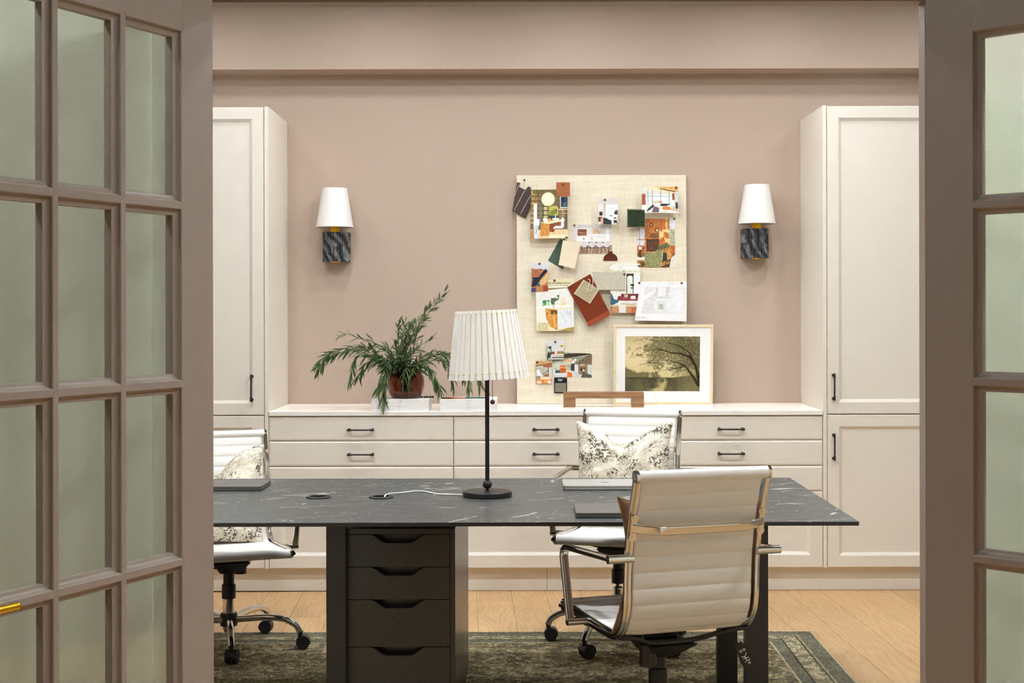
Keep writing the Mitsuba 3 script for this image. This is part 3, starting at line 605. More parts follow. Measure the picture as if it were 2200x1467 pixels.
# ---------------------------------------------------------------- cushions
def cushion(w, h, t, dent, dentw, seed, pinch=0.09, sag=0.0, n=56):
    """Square cushion standing in xz, front towards -y; its top edge is karate-chopped by dent."""
    g = np.linspace(-1, 1, n); u, v = np.meshgrid(g, g)
    def shape(front):
        X = 0.5 * w * u * (1 - pinch * (1 - v ** 2)); Z = 0.5 * h * v * (1 - pinch * (1 - u ** 2))
        top = np.clip((v + 0.35) / 1.35, 0, 1) ** 1.5
        Z = Z - dent * np.exp(-(np.abs(u) / dentw) ** 1.6) * top
        Z = Z + sag * (1 - v) * 0.5 * 0
        b = np.clip((1 - u ** 2) * (1 - v ** 2), 0, 1) ** 0.42
        pts = np.stack([u * 3 + seed, v * 3, np.zeros_like(u)], -1)
        wr = meshkit.fbm(pts, 3, seed) - 0.5; fold = np.sin((np.abs(u) * 2.2 - v * 1.4) * 7 + 6 * wr) * np.exp(-((u / 0.55) ** 2)) * top
        Y = 0.5 * t * b * (1 + 0.35 * wr + 0.14 * fold) - dent * 0.25 * np.exp(-(u / (dentw * 0.7)) ** 2) * top * b * 0.8
        return np.stack([X, -Y if front else Y, Z], -1).reshape(-1, 3)
    V = np.vstack([shape(True), shape(False)]); F = []
    for i in range(n - 1):
        for j in range(n - 1):
            a, b, c, d = i * n + j, i * n + j + 1, (i + 1) * n + j + 1, (i + 1) * n + j
            o = n * n; F += [[a, b, c], [a, c, d], [o + a, o + c, o + b], [o + a, o + d, o + c]]
    uv = np.tile(np.stack([u * 0.5 * w, v * 0.5 * h], -1).reshape(-1, 2), (2, 1)) + seed * 3.7
    m = trimesh.Trimesh(V, F, process=False)
    ring = [i for i in range(n)] + [i * n + n - 1 for i in range(1, n)] + [n * n - 1 - i for i in range(1, n)] + [(n - 1 - i) * n for i in range(1, n - 1)]
    return m, uv, V[ring]
def toile(p, n, uv):
    x, y = uv.x, uv.y
    w = fbm(x * 7, y * 7, 0, 3)
    hill = fbm(x * 11 + 3, y * 18 + w * 2, 1, 3); clump = fbm(x * 21 + 9, y * 21, 2, 3)
    leafs = fbm(x * 170, y * 170, 3, 2); tiny = fbm(x * 330, y * 260, 7, 2)
    trees = smoothstep(0.53, 0.60, clump) * smoothstep(0.48, 0.58, leafs)
    soft = smoothstep(0.46, 0.54, fbm(x * 15 + 40, y * 15, 6, 3)) * smoothstep(0.42, 0.6, leafs)
    wash = smoothstep(0.48, 0.60, hill) * (0.35 + 0.65 * smoothstep(0.35, 0.65, tiny))
    hatch = smoothstep(0.5, 0.8, tiny) * smoothstep(0.44, 0.56, fbm(x * 14 + 20, y * 26, 4, 2))
    line = vein(noise(x * 16 + w * 4, y * 36 + w * 2, 5), 0.05)
    c = mix(lin('efe8d6'), lin('bcae90'), 0.75 * wash); c = mix(c, lin('857c68'), 0.5 * hatch); c = mix(c, lin('8b8068'), 0.5 * soft)
    c = mix(c, lin('6f6858'), 0.55 * line * smoothstep(0.4, 0.6, tiny)); return mix(c, lin('37332c'), 0.85 * trees)
scene['toile_fabric'] = two({'type': 'diffuse', 'reflectance': mikit.proc(toile)})
scene['brown_velvet'] = pbr('6e4f3b', 0.75, spec=0.2, sheen=0.6)
scene['tan_velvet'] = pbr('8a7350', 0.75, spec=0.2, sheen=0.5)
def place_cushion(name, dims, M, mat, label, cat, seam=None):
    m, uv, ring = cushion(*dims)
    k = thing(name, label, cat)
    part(k, 'cover', m, mat, True, M, uv=uv)
    part(k, 'piping', sweep(np.vstack([ring, ring[:1]]), circ(0.0028, 6), normal=[0, 1, 0.01], cap=False), seam or mat, True, M, uv=None) if mat != 'toile_fabric' else None
    return k
# local frame of a chair: the sitter's front is +y, so the cushion's front (-y) is turned round
place_cushion('toile_cushion', (0.425, 0.44, 0.15, 0.085, 0.5, 1), mU @ T().translate([0.012, -0.160, 0.232]).rotate([0, 0, 1], 180).rotate([1, 0, 0], -7), 'toile_fabric', 'cream toile cushion upright in the chair that faces the doorway', 'cushion')
place_cushion('toile_cushion', (0.43, 0.46, 0.16, 0.14, 0.36, 4), lU @ T().translate([0.040, -0.140, 0.212]).rotate([0, 0, 1], 180).rotate([0, 1, 0], 2).rotate([1, 0, 0], -9), 'toile_fabric', 'cream toile cushion slumped on the lowered chair by the glazed door', 'cushion')
place_cushion('velvet_cushion', (0.455, 0.41, 0.10, 0.03, 0.6, 7, 0.17), fU @ T().translate([0.006, -0.180, 0.200]).rotate([0, 0, 1], 180).rotate([1, 0, 0], -6), 'brown_velvet', 'brown velvet cushion wedged against the back of the near chair', 'cushion', 'tan_velvet')
# ---------------------------------------------------------------- wall sconces
def sconce(cx, top, lbl):
    Ys = 7.85; k = thing('wall_sconce', lbl, 'wall lamp')
    s = Ys / FPX
    c = P(cx, top, Ys); X, z1 = c[0], c[2]; z0 = z1 - 84 * s
    rt, rb = 26.5 * s, 39.5 * s
    part(k, 'shade', lathe([(rb, z0), (rb + 0.0005, z0 + 0.006), (rt, z1), (rt - 0.0015, z1), (rb - 0.0015, z0), (rb, z0)], 64, (X, Ys, 0)), 'white_shade', 30)
    part(k, 'shade_ring', lathe([(0.012, z1 - 0.022), (rt - 0.003, z1 - 0.020), (rt - 0.003, z1 - 0.018), (0.012, z1 - 0.019)], 40, (X, Ys, 0)), 'brass', 30)
    part(k, 'lamp_holder', lathe([(0, z0 - 0.028), (0.0235, z0 - 0.028), (0.0245, z0 - 0.024), (0.0245, z0 + 0.012), (0.02, z0 + 0.016), (0.014, z0 + 0.02), (0.014, z1 - 0.018), (0, z1 - 0.018)], 32, (X, Ys, 0)), 'brass', 30)
    bz1, bz0 = z0 - 0.0245, z0 - 0.0245 - 63 * s
    # fluted half-round stone block
    W, D, nf = 59 * s / 2, 0.145, 17
    a = np.linspace(0, math.pi, nf * 8 + 1)
    rr = 1 - 0.045 * np.abs(np.cos(a / math.pi * nf * math.pi)) ** 0.6 * 1.0
    pts = [(X + W * rr_ * np.sign(math.cos(t)) * abs(math.cos(t)) ** 0.8, WB - 0.004 - D * rr_ * abs(math.sin(t)) ** 0.62) for t, rr_ in zip(a, rr)]
    pts = [(X + W * 0.97, WB - 0.001)] + pts + [(X - W * 0.97, WB - 0.001)]
    b = extrude(sg.Polygon(pts).buffer(0), bz1 - bz0); b.apply_translation((0, 0, bz0)); part(k, 'stone_body', b, 'fluted_marble', 25)
    part(k, 'bottom_cap', lathe([(0, bz0 - 0.006), (0.022, bz0 - 0.006), (0.0245, bz0 - 0.003), (0.0245, bz0), (0, bz0)], 32, (X, Ys + 0.02, 0)), 'brass', 30)
sconce(719, 404.5, 'brass wall sconce with white shade and grey-veined fluted stone, above the leafy vase')
sconce(1626, 397, 'brass wall sconce with white shade and dark fluted stone, beside the pinboard')
# faint round patch where the wall was filled
# ---------------------------------------------------------------- pinboard, leaning on the wall
BO = P(1110.5, 868, 7.902); BO[2] = 0.9025
TILT = math.radians(1.6)
BX, BN, BU = np.array([1, 0, 0.0]), np.array([0, -math.cos(TILT), -math.sin(TILT)]), np.array([0, math.sin(TILT), math.cos(TILT)])
BW, BH, BT = 0.909, 1.2225, 0.020
def on_board(x, y, lift=0.0):
    """Point of the board's front face (raised by lift) behind a pixel of the photograph."""
    d = P(x, y, 1.0) - np.array([0, 0, EYE]); o = BO + BN * lift
    t = ((o - [0, 0, EYE]) @ BN) / (d @ BN); return np.array([0, 0, EYE]) + d * t
k = thing('pinboard', 'linen-covered pinboard leaning on the wall with clippings and swatches', 'pinboard')
bm = box(0, BW, 0, BT, 0, BH, 0.003)
part(k, 'linen_panel', moved(bm, hexmat(BO, BX, -BN, BU)), 'linen', False)
part(k, 'backing', moved(box(0.012, BW - 0.012, BT, BT + 0.004, 0.012, BH - 0.012), hexmat(BO, BX, -BN, BU)), 'walnut', False)
def sheet_mesh(corners, lift, thick, curl=0.0, n=10, cyl=None):
    """Thin sheet on the board over four pixel corners (top left, top right, bottom right, bottom left); its lower edge curls off the board."""
    tl, tr_, br_, bl = [np.asarray(c, float) for c in corners]; V, uv = [], []
    for layer in (1, 0):
        for j in range(n + 1):
            for i in range(n + 1):
                s, t = i / n, j / n
                q = (tl * (1 - s) + tr_ * s) * (1 - t) + (bl * (1 - s) + br_ * s) * t
                V.append(on_board(q[0], q[1], lift + thick * layer + curl * t ** 2)); uv.append((s, 1 - t))
    N = (n + 1) ** 2; F = []
    for j in range(n):
        for i in range(n):
            a, b, c, d = j * (n + 1) + i, j * (n + 1) + i + 1, (j + 1) * (n + 1) + i + 1, (j + 1) * (n + 1) + i
            F += [[a, c, b], [a, d, c], [N + a, N + b, N + c], [N + a, N + c, N + d]]
    ring = [i for i in range(n + 1)] + [(i + 1) * (n + 1) - 1 for i in range(1, n + 1)] + [N - 1 - i for i in range(1, n + 1)] + [(n - i) * (n + 1) for i in range(1, n)]
    for a, b in zip(ring, ring[1:] + ring[:1]): F += [[a, b, N + b], [a, N + b, N + a]]
    return trimesh.Trimesh(V, F, process=False), np.array(uv)
def poly_sheet(pix, lift, thick, hole=None):
    """Flat cut-out on the board with the outline given in pixels."""
    pts = [on_board(x, y, lift) for x, y in pix]; q = [((p - BO) @ BX, (p - BO) @ BU) for p in pts]
    m = extrude(sg.Polygon(q).buffer(0), thick); return moved(m, hexmat(BO + BN * lift, BX, BU, BN))
def pin(x, y, lift, where):
    o = on_board(x, y, lift); m = lathe([(0, 0), (0.0062, 0), (0.0062, 0.0012), (0.0055, 0.0032), (0.0035, 0.0048), (0, 0.0055)], 18)
    one('push_pin', moved(m, hexmat(o, BX, BU, BN)), 'bronze', f'small bronze dome pin {where}', 'pin', 'bronze pins on the board', smooth=30)

# flat prints: each a list of coloured shapes in its own 0..1 square (origin bottom left)
def R(x0, y0, x1, y1, c): return ('r', x0, y0, x1, y1, c)
def E(cx, cy, rx, ry, c): return ('e', cx, cy, rx, ry, c)
def Q(c, *pts): return ('q', pts, c)
def Ln(x0, y0, x1, y1, w, c): return ('l', x0, y0, x1, y1, w, c)
def B(x0, y0, x1, y1, cs, fx, fy, th=0.5): return ('b', x0, y0, x1, y1, cs, fx, fy, th)     # mottled: two colours by noise
def V_(x0, y0, x1, y1, ca, cb, n): return ('v', x0, y0, x1, y1, ca, cb, n)                  # upright spines
PRINTS = {
 'library': ['6f6244', V_(0, .3, .35, 1, '4d3d28', 'c7a06c', 30), *[R(0, y, .35, y + .018, '3c2e1c') for y in (.36, .46, .56, .66)], V_(.27, .28, .5, .72, '4c4530', 'cdbf8e', 34), *[R(.27, y, .5, y + .016, '3a311f') for y in (.38, .47, .56, .65)], R(.22, .3, .29, .72, '7d7566'), R(.08, .08, .17, .72, 'e3e4dc'), R(.05, .92, 1, 1, '6b6038'),
   R(.0, .76, .3, .775, '4a3a22'), R(.0, .86, .3, .875, '4a3a22'), R(.8, .62, 1, .86, 'ddd9cc'), R(.82, .64, 1, .85, '2b3f52'), E(.88, .78, .05, .07, '1d2b3d'), E(.93, .7, .06, .04, '4c6863'), V_(.76, .25, 1, .62, '3a3830', 'b0916a', 36), R(.76, .58, 1, .6, 'd8c39a'), R(.76, .5, 1, .52, 'b79868'),
   B(.5, .38, .75, .66, ('6d7430', 'b9b25a'), 16, 16, .45), E(.62, .5, .1, .1, '7d8338'), R(.48, .38, .75, .46, '33402f'), R(.66, .38, .69, .5, 'cfd5c8'), E(.47, .805, .185, .14, 'f3e3bb'), E(.44, .82, .12, .09, 'f9eccd'),
   R(0, 0, 1, .18, 'e8c79a'), R(.0, 0, .12, .2, 'b98a5e'), R(.27, .05, .51, .31, 'c98b45'), R(.33, .05, .335, .3, 'a86c2d'), R(.42, .05, .425, .3, 'a86c2d'), Q('8a4a2b', (.51, .13), (.62, .13), (.84, .33), (.51, .3)), Q('f0d9ae', (.25, .325), (.5, .295), (.93, .36), (.93, .385), (.5, .36)), E(.4, .38, .07, .035, 'f6f3ea'), E(.51, .38, .05, .03, 'd99a52'), E(.68, .395, .1, .025, 'f2efe4'),
   Q('dfe4e8', (.82, .2), (.9, .22), (.9, .42), (.83, .42)), Q('e8ecee', (.6, .2), (.82, .2), (.85, .25), (.66, .25)), Ln(.66, .2, .63, .06, .012, 'd7a15c'), Ln(.84, .2, .9, .05, .012, 'd7a15c'), R(.5, 0, 1, .07, 'f2dfc0'), Q('cfd3d8', (.1, .0), (.2, .0), (.22, .27), (.09, .27)), R(.1, .27, .24, .4, 'e9ebec'), Ln(.15, .1, .19, .26, .01, '3b3836')],
 'dining': ['d9d2cc', R(0, .8, 1, 1, 'd3cbc6'), R(0, .45, .22, .8, 'e4dedb'), R(.28, .3, .4, .8, 'c4b7ac'), R(.38, .3, 1, .76, 'e7ecec'), R(.52, .4, .56, .7, 'cfd6d8'), R(.68, .4, .71, .72, 'c7d0d2'), R(.05, .33, .22, .48, '3c2d28'), R(0, .1, .2, .28, '5d3d31'), Q('d6a68c', (.12, 0), (.26, 0), (.26, .2), (.12, .26)), Q('2f3235', (.26, 0), (.7, 0), (.7, .12), (.5, .22), (.25, .26)), E(.7, .25, .26, .08, 'f2f2f0'), E(.86, .24, .07, .03, '3a3a3a'), E(.93, .46, .1, .09, '4e4a66'), E(.86, .42, .06, .03, '2f3a36'), B(.68, 0, 1, .16, ('2a2a2a', 'd8d4cd'), 12, 9), Ln(.6, .33, .72, .33, .03, '3a3a3a')],
 'kitchen': ['dcd7d4', R(0, .88, 1, 1, 'c9c4c2'), R(.13, .62, .36, .84, '7c4634'), R(.14, .72, .35, .735, 'd0a58a'), R(.2, .63, .34, .71, 'a8674c'), R(.52, .68, .72, .86, 'c9ab8b'), R(.38, .6, .85, .66, 'efeceb'), R(.84, .35, .93, .9, 'eef0f2'), R(.1, .42, .84, .6, 'e9e5e2'), Ln(.35, .6, .84, .6, .012, 'b7b1ac'), Ln(.44, .8, .84, .8, .012, 'c0bab5'), R(.1, 0, 1, .3, '9a7a66'), V_(.1, 0, 1, .3, '8a6a56', 'b09480', 30),
   *[R(x - .01, .19, x + .15, .27, '6a5850') for x in (.23, .42, .61, .79)], *[q for x in (.22, .42, .61, .79) for q in (R(x, .27, x + .15, .42, 'cfc8c8'), E(x + .075, .27, .075, .05, 'cfc8c8'))], *[R(x, .05, x + .012, .26, '3b2f2b') for x in (.24, .36, .45, .55, .63, .73, .81, .92)], R(.4, .36, .44, .4, '3a302c'), R(.58, .36, .62, .4, '3a302c'), R(.76, .36, .79, .4, '3a302c'), B(.22, .45, .5, .55, ('e9e5e2', '6a7060'), 14, 8, .62)],
 'lounge': ['d8d9cf', Q('d9a766', (.3, 1), (1, 1), (1, .82), (.88, .8)), Q('e6d8b2', (.05, 1), (.4, .98), (.9, .8), (.9, .7), (.2, .88)), Ln(.5, .92, .92, .8, .03, '4b2e1c'), R(0, .3, .1, .72, 'a55a3d'), R(.1, .3, .86, .7, 'dfe6e2'), *[R(x, .3, x + .012, .84, '5f6660') for x in (.16, .28, .51, .74)], R(.1, .62, .84, .64, '9aa39c'), R(.83, .5, .89, .75, '9c4a33'), R(.89, .2, 1, .8, 'c9cfc4'), B(.3, .36, .55, .46, ('d79b62', 'c9d3c8'), 12, 9), Q('3d3040', (.14, .04), (.3, .2), (.34, .28), (.3, .32), (.14, .12)), Q('6d5a64', (.27, .02), (.46, .02), (.46, .2), (.32, .24)), R(.48, .05, .6, .26, 'e7e3da'), R(.5, .26, .76, .35, '2f2a2a'), Q('d9823f', (.56, .12), (.8, .12), (.76, .24), (.56, .24)), R(.68, .24, .76, .3, 'e8e0d0'), Q('e8e6df', (.66, .0), (.95, .0), (.84, .1), (.7, .1)), Q('c9b89a', (.78, .1), (1, .04), (1, .12), (.85, .28)), R(.91, .16, .98, .4, '39454a'), R(0, 0, .14, .3, 'e9e7df')],
 'living': ['b9713b', R(0, .45, .2, .8, 'cfd0d6'), R(.06, .45, .07, .8, 'b56a3a'), R(0, .56, .2, .58, 'b0663a'), R(.2, .4, .76, 1, 'c0723a'), R(.76, .45, .79, 1, 'f2c88a'), R(.79, .45, .86, 1, 'c98c4a'), R(.86, .45, 1, 1, 'dfe3ee'), R(.87, .45, 1, .78, 'a9ab8c'), E(.37, .87, .05, .04, '57341d'), E(.37, .87, .02, .016, 'd9c9a0'), *[Ln(.53 + .02 * math.cos(t), .76 + .015 * math.sin(t), .53 + .085 * math.cos(t), .76 + .065 * math.sin(t), .008, '3a2414') for t in np.arange(0, 6.2, .52)], E(.53, .76, .025, .02, 'e9d6a6'),
   Q('7a5230', (.3, .6), (.62, .6), (.56, .7), (.36, .7)), R(.24, .33, .58, .58, '4b2c1c'), R(.27, .36, .56, .55, '5d3823'), B(.58, .5, .85, .78, ('c0723a', 'f0c884'), 16, 16, .55), R(0, .33, .18, .45, 'a4532b'), B(.04, .37, .2, .43, ('8a3f22', 'efe6d6'), 12, 8), R(0, .0, 1, .3, '8a5f34'), B(0, 0, 1, .17, ('5f3d20', 'a5763f'), 5, 22), R(.0, .15, .2, .22, 'eadfcb'), R(.05, .22, .09, .33, '231a16'), E(.08, .33, .06, .01, '231a16'), E(.08, .22, .05, .01, '231a16'),
   Q('59643e', (.56, .34), (.88, .43), (.8, .5), (.55, .44)), Q('c58c4a', (.75, .3), (.88, .42), (.95, .42), (.9, .2), (.8, .14)), R(.9, .28, 1, .44, 'b9622f'), Q('8b8a5c', (.2, .02), (.62, .0), (.7, .35), (.52, .36), (.44, .31), (.2, .31)), Ln(.62, .02, .68, .35, .012, 'd9c48c'), R(.68, .14, .78, .3, '2c3430'), Q('dfd8cc', (.85, .0), (1, .0), (1, .26), (.9, .2))],
 'armrest': ['cfd0d4', Q('a9694a', (0, .18), (0, .82), (.3, .78), (.55, .8), (1, .7), (1, .4), (.2, .1)), Q('b98155', (.3, .22), (1, .68), (1, .2), (.6, .1)), Q('d9b07f', (.35, .28), (1, .66), (1, .35), (.6, .2)), Q('1f2530', (0, .22), (.85, .79), (.95, .75), (.95, .7), (.2, .2), (0, .16)), B(.05, .2, .5, .5, ('1f2530', '6a86a4'), 9, 7, .62), Q('b5784e', (.1, .1), (.9, .3), (1, .2), (1, 0), (.2, 0)), R(.7, .02, 1, .2, '9c3f2c'), R(0, 0, .25, .14, '3c3f63')],
 'caption': ['ddd2ab', R(0, 0, 1, .3, 'e5dfc6')],
 'island': ['e9e6da', R(0, .75, 1, 1, 'e6e4dc'), R(.2, .6, .62, .75, 'e1e2dc'), B(.17, .62, .42, .76, ('3f8a4e', 'a9d3a6'), 12, 9, .52), R(.28, .6, .3, .77, 'eeeeea'), B(.36, .6, .62, .86, ('e6e4dc', '4b6b4a'), 14, 12, .56), R(.64, .6, .82, .8, 'efe7d6'), *[R(.66, y, .8, y + .008, 'c9a76a') for y in (.65, .7, .75)], R(.66, .61, .8, .64, 'e8c070'), R(0, .55, .9, .61, 'f0eee8'), R(0, 0, 1, .55, 'e8dec0'), R(0, 0, .3, .55, 'ece6d4'), Q('c98f3f', (.25, .56), (.56, .5), (.56, .02), (.36, .1), (.25, .35)), R(.36, .4, .56, .5, '7a4a20'), R(.34, .36, .38, .5, 'd9a05a'), R(.46, .08, .5, .44, 'e0ab66'), Ln(.38, .4, .3, .15, .02, 'd99f55'), Q('e2e3e6', (.57, .06), (1, .1), (1, .5), (.57, .5)), Ln(.62, .45, .8, .2, .01, 'b5b8be'), Ln(.7, .5, .95, .3, .01, 'c2c5ca'), Ln(.82, .46, .86, .4, .012, '7d8086'), Ln(.9, .46, .91, .38, .012, '7d8086'), Q('a58f4a', (.56, 0), (1, 0), (1, .09), (.75, .05)), R(.03, .0, .3, .2, 'd3c795'), R(.44, .52, .5, .62, 'd9d3a8')],
 'plan': ['e9e6d8', R(.3, .3, 1, .75, 'eceae4'), Ln(.3, .55, .42, .78, .03, 'b9b8b0'), Ln(.3, .55, .42, .32, .03, 'b9b8b0'), R(.42, .75, 1, .78, 'b5b4ac'), R(.42, .32, 1, .34, 'c2c1b8'), B(0, 0, 1, .24, ('d9dcc0', '9fa884'), 30, 5, .6), B(0, .24, .3, 1, ('e9e6d8', 'b5b8a0'), 9, 9, .62)],
 'sofa': ['e6e3d8', R(.0, .5, .2, 1, 'eeece6'), R(.55, .46, .8, .98, 'dfe3d6'), R(.54, .9, .78, .97, '33302a'), R(.54, .46, .565, .93, '2f2c28'), R(.75, .48, .775, .93, '2f2c28'), E(.66, .86, .09, .06, 'e6e9dc'), R(.68, .66, .83, .71, '262522'), R(.68, .6, .75, .63, '262522'), R(.8, .46, 1, .92, 'eceef0'), R(.36, .38, 1, .47, '6e2a30'), R(.36, .3, 1, .39, '8a3a42'), E(.31, .36, .07, .06, '7a3037'), R(.46, .38, .58, .46, 'c9b09a'), R(.68, .34, .84, .42, 'e9e2d4'), Q('3d5f70', (0, .16), (0, .5), (.06, .46), (.12, .34), (.3, .32), (.26, .26), (.1, .2)), Q('e2e0d8', (.36, .22), (1, .22), (1, .28), (.36, .3)), R(.34, .215, 1, .225, '3a3630'), R(0, 0, 1, .17, 'c58a64'), R(.28, 0, .52, .17, 'e2dcd6'), R(.7, 0, 1, .15, 'c0683f'), R(.0, .16, .3, .2, 'd6c3a0'), R(.5, .15, .98, .22, 'd2c3a0'), Ln(.05, .2, .02, .05, .015, '2c2622')],
 'drawing': ['ecebec', V_(.12, .18, .98, .86, 'e4e4e5', 'ececed', 60), B(.12, .18, .36, .86, ('d6d4d4', 'e2e0e0'), 30, 40), Q('f0efef', (.1, .5), (.1, .6), (.36, .84), (.36, .74)), R(.36, .56, .62, .86, 'dedede'), R(.4, .62, .57, .84, 'e9e9e9'), *[R(.33 + a, b, .65, b + .006, 'a5a5a2') for a, b in ((0, .58), (.02, .6), (.0, .29))], R(.38, .29, .62, .58, 'e3e4e1'), R(.34, .19, .65, .28, 'dfdede'), R(.4, .29, .58, .5, 'd9dbd5'), R(.435, .29, .535, .42, 'b3b8ae'), R(.56, .62, .64, .86, 'cfcfcd'), R(.34, .62, .4, .86, 'd2d1d0'), *[R(.66, y, .97, y + .004, 'c4c4c4') for y in (.84, .81, .6, .36, .19)], R(.96, .36, .964, .84, 'c4c4c4'), *[R(.66 + .03 * i, .19, .663 + .03 * i, .34, 'd2d2d4') for i in range(10)], Ln(.02, .1, .18, .1, .01, 'a9a9b4'), Ln(.02, .065, .22, .065, .01, 'b4b4bf'), Ln(.6, .95, .73, .95, .012, 'b0b0b0')],
 'plantroom': ['d3d4d2', R(0, .7, 1, 1, 'cfd2d2'), B(0, .0, .26, .7, ('2c3a2e', 'b9c4b4'), 7, 6, .5), R(.8, .66, .97, .8, 'e0c45a'), R(.84, .68, .92, .76, '4d431c'), R(.24, .28, .46, .42, '7a4030'), R(.46, .3, .62, .44, 'e4cabb'), R(.62, .3, 1, .44, '9a7b48'), Q('bfc5b4', (.1, .0), (1, .0), (1, .24), (.4, .24)), R(.3, .08, 1, .13, '5d4a38'), R(.5, .14, 1, .22, 'b9b99c')],
 'house': ['8f8f7c', Q('3c2f28', (0, .78), (.4, .95), (1, .96), (.9, .9), (.4, .78)), R(0, .76, .3, .9, 'a5a98f'), Q('74624b', (.55, .55), (.95, .92), (1, .9), (1, .55)), Q('c7cbb9', (0, .6), (.5, .76), (.5, .52), (0, .5)), R(.27, .62, .5, .72, 'd8b183'), R(.0, .0, .6, .52, 'd7d8d4'), V_(.05, .3, .3, .5, '8a9a86', 'd6cfae', 12), R(.2, .2, .35, .5, 'c8692c'), R(.18, .41, .36, .43, 'e5d7c0'), R(.22, .3, .34, .32, '5d3a20'), R(.08, .2, .2, .3, '3d5260'), R(.36, .3, .47, .52, 'a9ab86'), R(.47, .28, .56, .55, '3f352b'), R(.56, .0, .65, .52, 'd4d6d6'), Q('d56f22', (.37, .03), (.5, .03), (.5, .2), (.38, .25)), Q('c9cccb', (.5, .0), (.75, .0), (.75, .2), (.5, .28)), R(.66, .15, .88, .55, '8b7358'), R(.7, .48, .82, .53, 'e0b58a'), R(.71, .28, .75, .4, '2c2622'), R(.78, .28, .82, .4, '2c2622'), E(.79, .3, .02, .04, 'ece7de'), R(.88, .1, 1, .5, 'cdd2c8'), Q('5c5647', (.72, .0), (1, .0), (1, .1), (.76, .25)), E(.53, .62, .03, .05, 'f2f2f0'), E(.58, .7, .025, .045, 'f2f2f0')],
 'attic': ['c7bfae', Q('c69a5e', (0, .75), (0, 1), (1, .98), (1, .88)), Ln(0, .77, 1, .9, .03, '4b2c1c'), R(.45, .72, 1, .86, '9c5f46'), R(.0, .4, .8, .7, 'b5b1a0'), Ln(.35, .35, .8, .6, .025, '3b2b20'), R(.76, .3, .8, .72, '4a3628'), R(.8, .3, 1, .72, 'cfc9c2'), Q('8a6a44', (.4, .3), (.85, .3), (.8, .45), (.6, .42)), E(.15, .52, .1, .1, 'f1eeee'), E(.22, .35, .16, .12, 'e9e4ea'), R(0, .2, .3, .34, '9c8a68'), R(.3, .18, .9, .3, 'efd3b2'), R(0, 0, 1, .18, 'd0783a'), E(.2, .06, .16, .07, 'f0cdbb'), R(.5, .04, .78, .16, 'e39a4a'), E(.84, .06, .12, .08, 'efd9d0')],
}
PKEYS = list(PRINTS)
def shade_print(u, v, shapes):
    c = lin3(shapes[0])
    for s in shapes[1:]:
        t = s[0]
        if t in 'rbv':
            m = (u > s[1]) & (u < s[3]) & (v > s[2]) & (v < s[4])
            if t == 'r': c = dr.select(m, lin3(s[5]), c)
            elif t == 'b':
                q = smoothstep(s[8] - 0.06, s[8] + 0.06, fbm(u * s[6], v * s[7], 3.3, 2)); c = dr.select(m, mix(lin(s[5][0]), lin(s[5][1]), q), c)
            else: c = dr.select(m, mix(lin(s[5]), lin(s[6]), cell_rand(dr.floor(u * s[7]), 5, 2)), c)
        elif t == 'e': c = dr.select(dr.square((u - s[1]) / s[3]) + dr.square((v - s[2]) / s[4]) < 1, lin3(s[5]), c)
        elif t == 'l':
            dx, dy = s[3] - s[1], s[4] - s[2]; L2 = dx * dx + dy * dy + 1e-9
            h = dr.clip(((u - s[1]) * dx + (v - s[2]) * dy) / L2, 0, 1)
            c = dr.select(dr.square(u - s[1] - h * dx) + dr.square(v - s[2] - h * dy) < (s[5] / 2) ** 2, lin3(s[6]), c)
        else:
            pts = s[1]; inside = mi.Bool(False)
            for (xa, ya), (xb, yb) in zip(pts, pts[1:] + pts[:1]):
                if ya == yb: continue
                inside = inside ^ (((ya > v) != (yb > v)) & (u < (xb - xa) * (v - ya) / (yb - ya) + xa))
            c = dr.select(inside, lin3(s[2]), c)
    return c
def print_fn(keys):
    def fn(p, n, uv):
        idx = dr.floor(uv.x); u = (uv.x - idx - 0.02) / 0.96; v = uv.y; c = mi.Color3f(0.8)
        u0, v0 = u, v; u = u + 0.009 * (fbm(u0 * 24 + idx * 5, v0 * 24, 1, 2) - 0.5); v = v + 0.009 * (fbm(u0 * 24, v0 * 24 + idx * 7, 6, 2) - 0.5)
        for i, kk in enumerate(keys): c = dr.select(dr.abs(idx - i) < 0.5, shade_print(u, v, PRINTS[kk]), c)
        grit = fbm(u0 * 46, v0 * 46, 1, 3); lum = dr.minimum(mi.luminance(c), 1.0); k = 0.55 * smoothstep(0.75, 0.35, lum) + 0.12
        return c * (1 - k + 2 * k * grit)
    return fn
half = len(PKEYS) // 2
SETS = [PKEYS[:half], PKEYS[half:]]
for i, ks in enumerate(SETS): scene[f'print_ink_{i}'] = two({'type': 'principled', 'base_color': mikit.proc(print_fn(ks)), 'roughness': 0.45, 'specular': 0.25})
def clipping(key, corners, lift, lbl, curl=0.002, name='magazine_clipping', cat='clipping', poly=None):
    si = 0 if key in SETS[0] else 1; ix = SETS[si].index(key)
    if poly is None: m, uv = sheet_mesh(corners, lift, 0.0004, curl)
    else:
        m = poly_sheet(poly, lift, 0.0004); tl, br = corners[0], corners[2]
        a, b = on_board(*tl, lift), on_board(*br, lift); uv = np.c_[((m.vertices - a) @ BX) / ((b - a) @ BX), 1 - ((m.vertices - a) @ BU) / ((b - a) @ BU)]
    uv = np.c_[ix + 0.02 + 0.96 * np.clip(uv[:, 0], 0.001, 0.999), uv[:, 1]]
    return one(name, m, f'print_ink_{si}', lbl, cat, 'clippings on the pinboard', smooth=False if poly is not None else True, uv=uv)
def rect(x0, y0, x1, y1): return [(x0, y0), (x1, y0), (x1, y1), (x0, y1)]
clipping('library', [(1141, 407.5), (1219, 407), (1219.5, 511), (1139.5, 513)], 0.0008, 'clipping of a library dining room with round paper lamp')
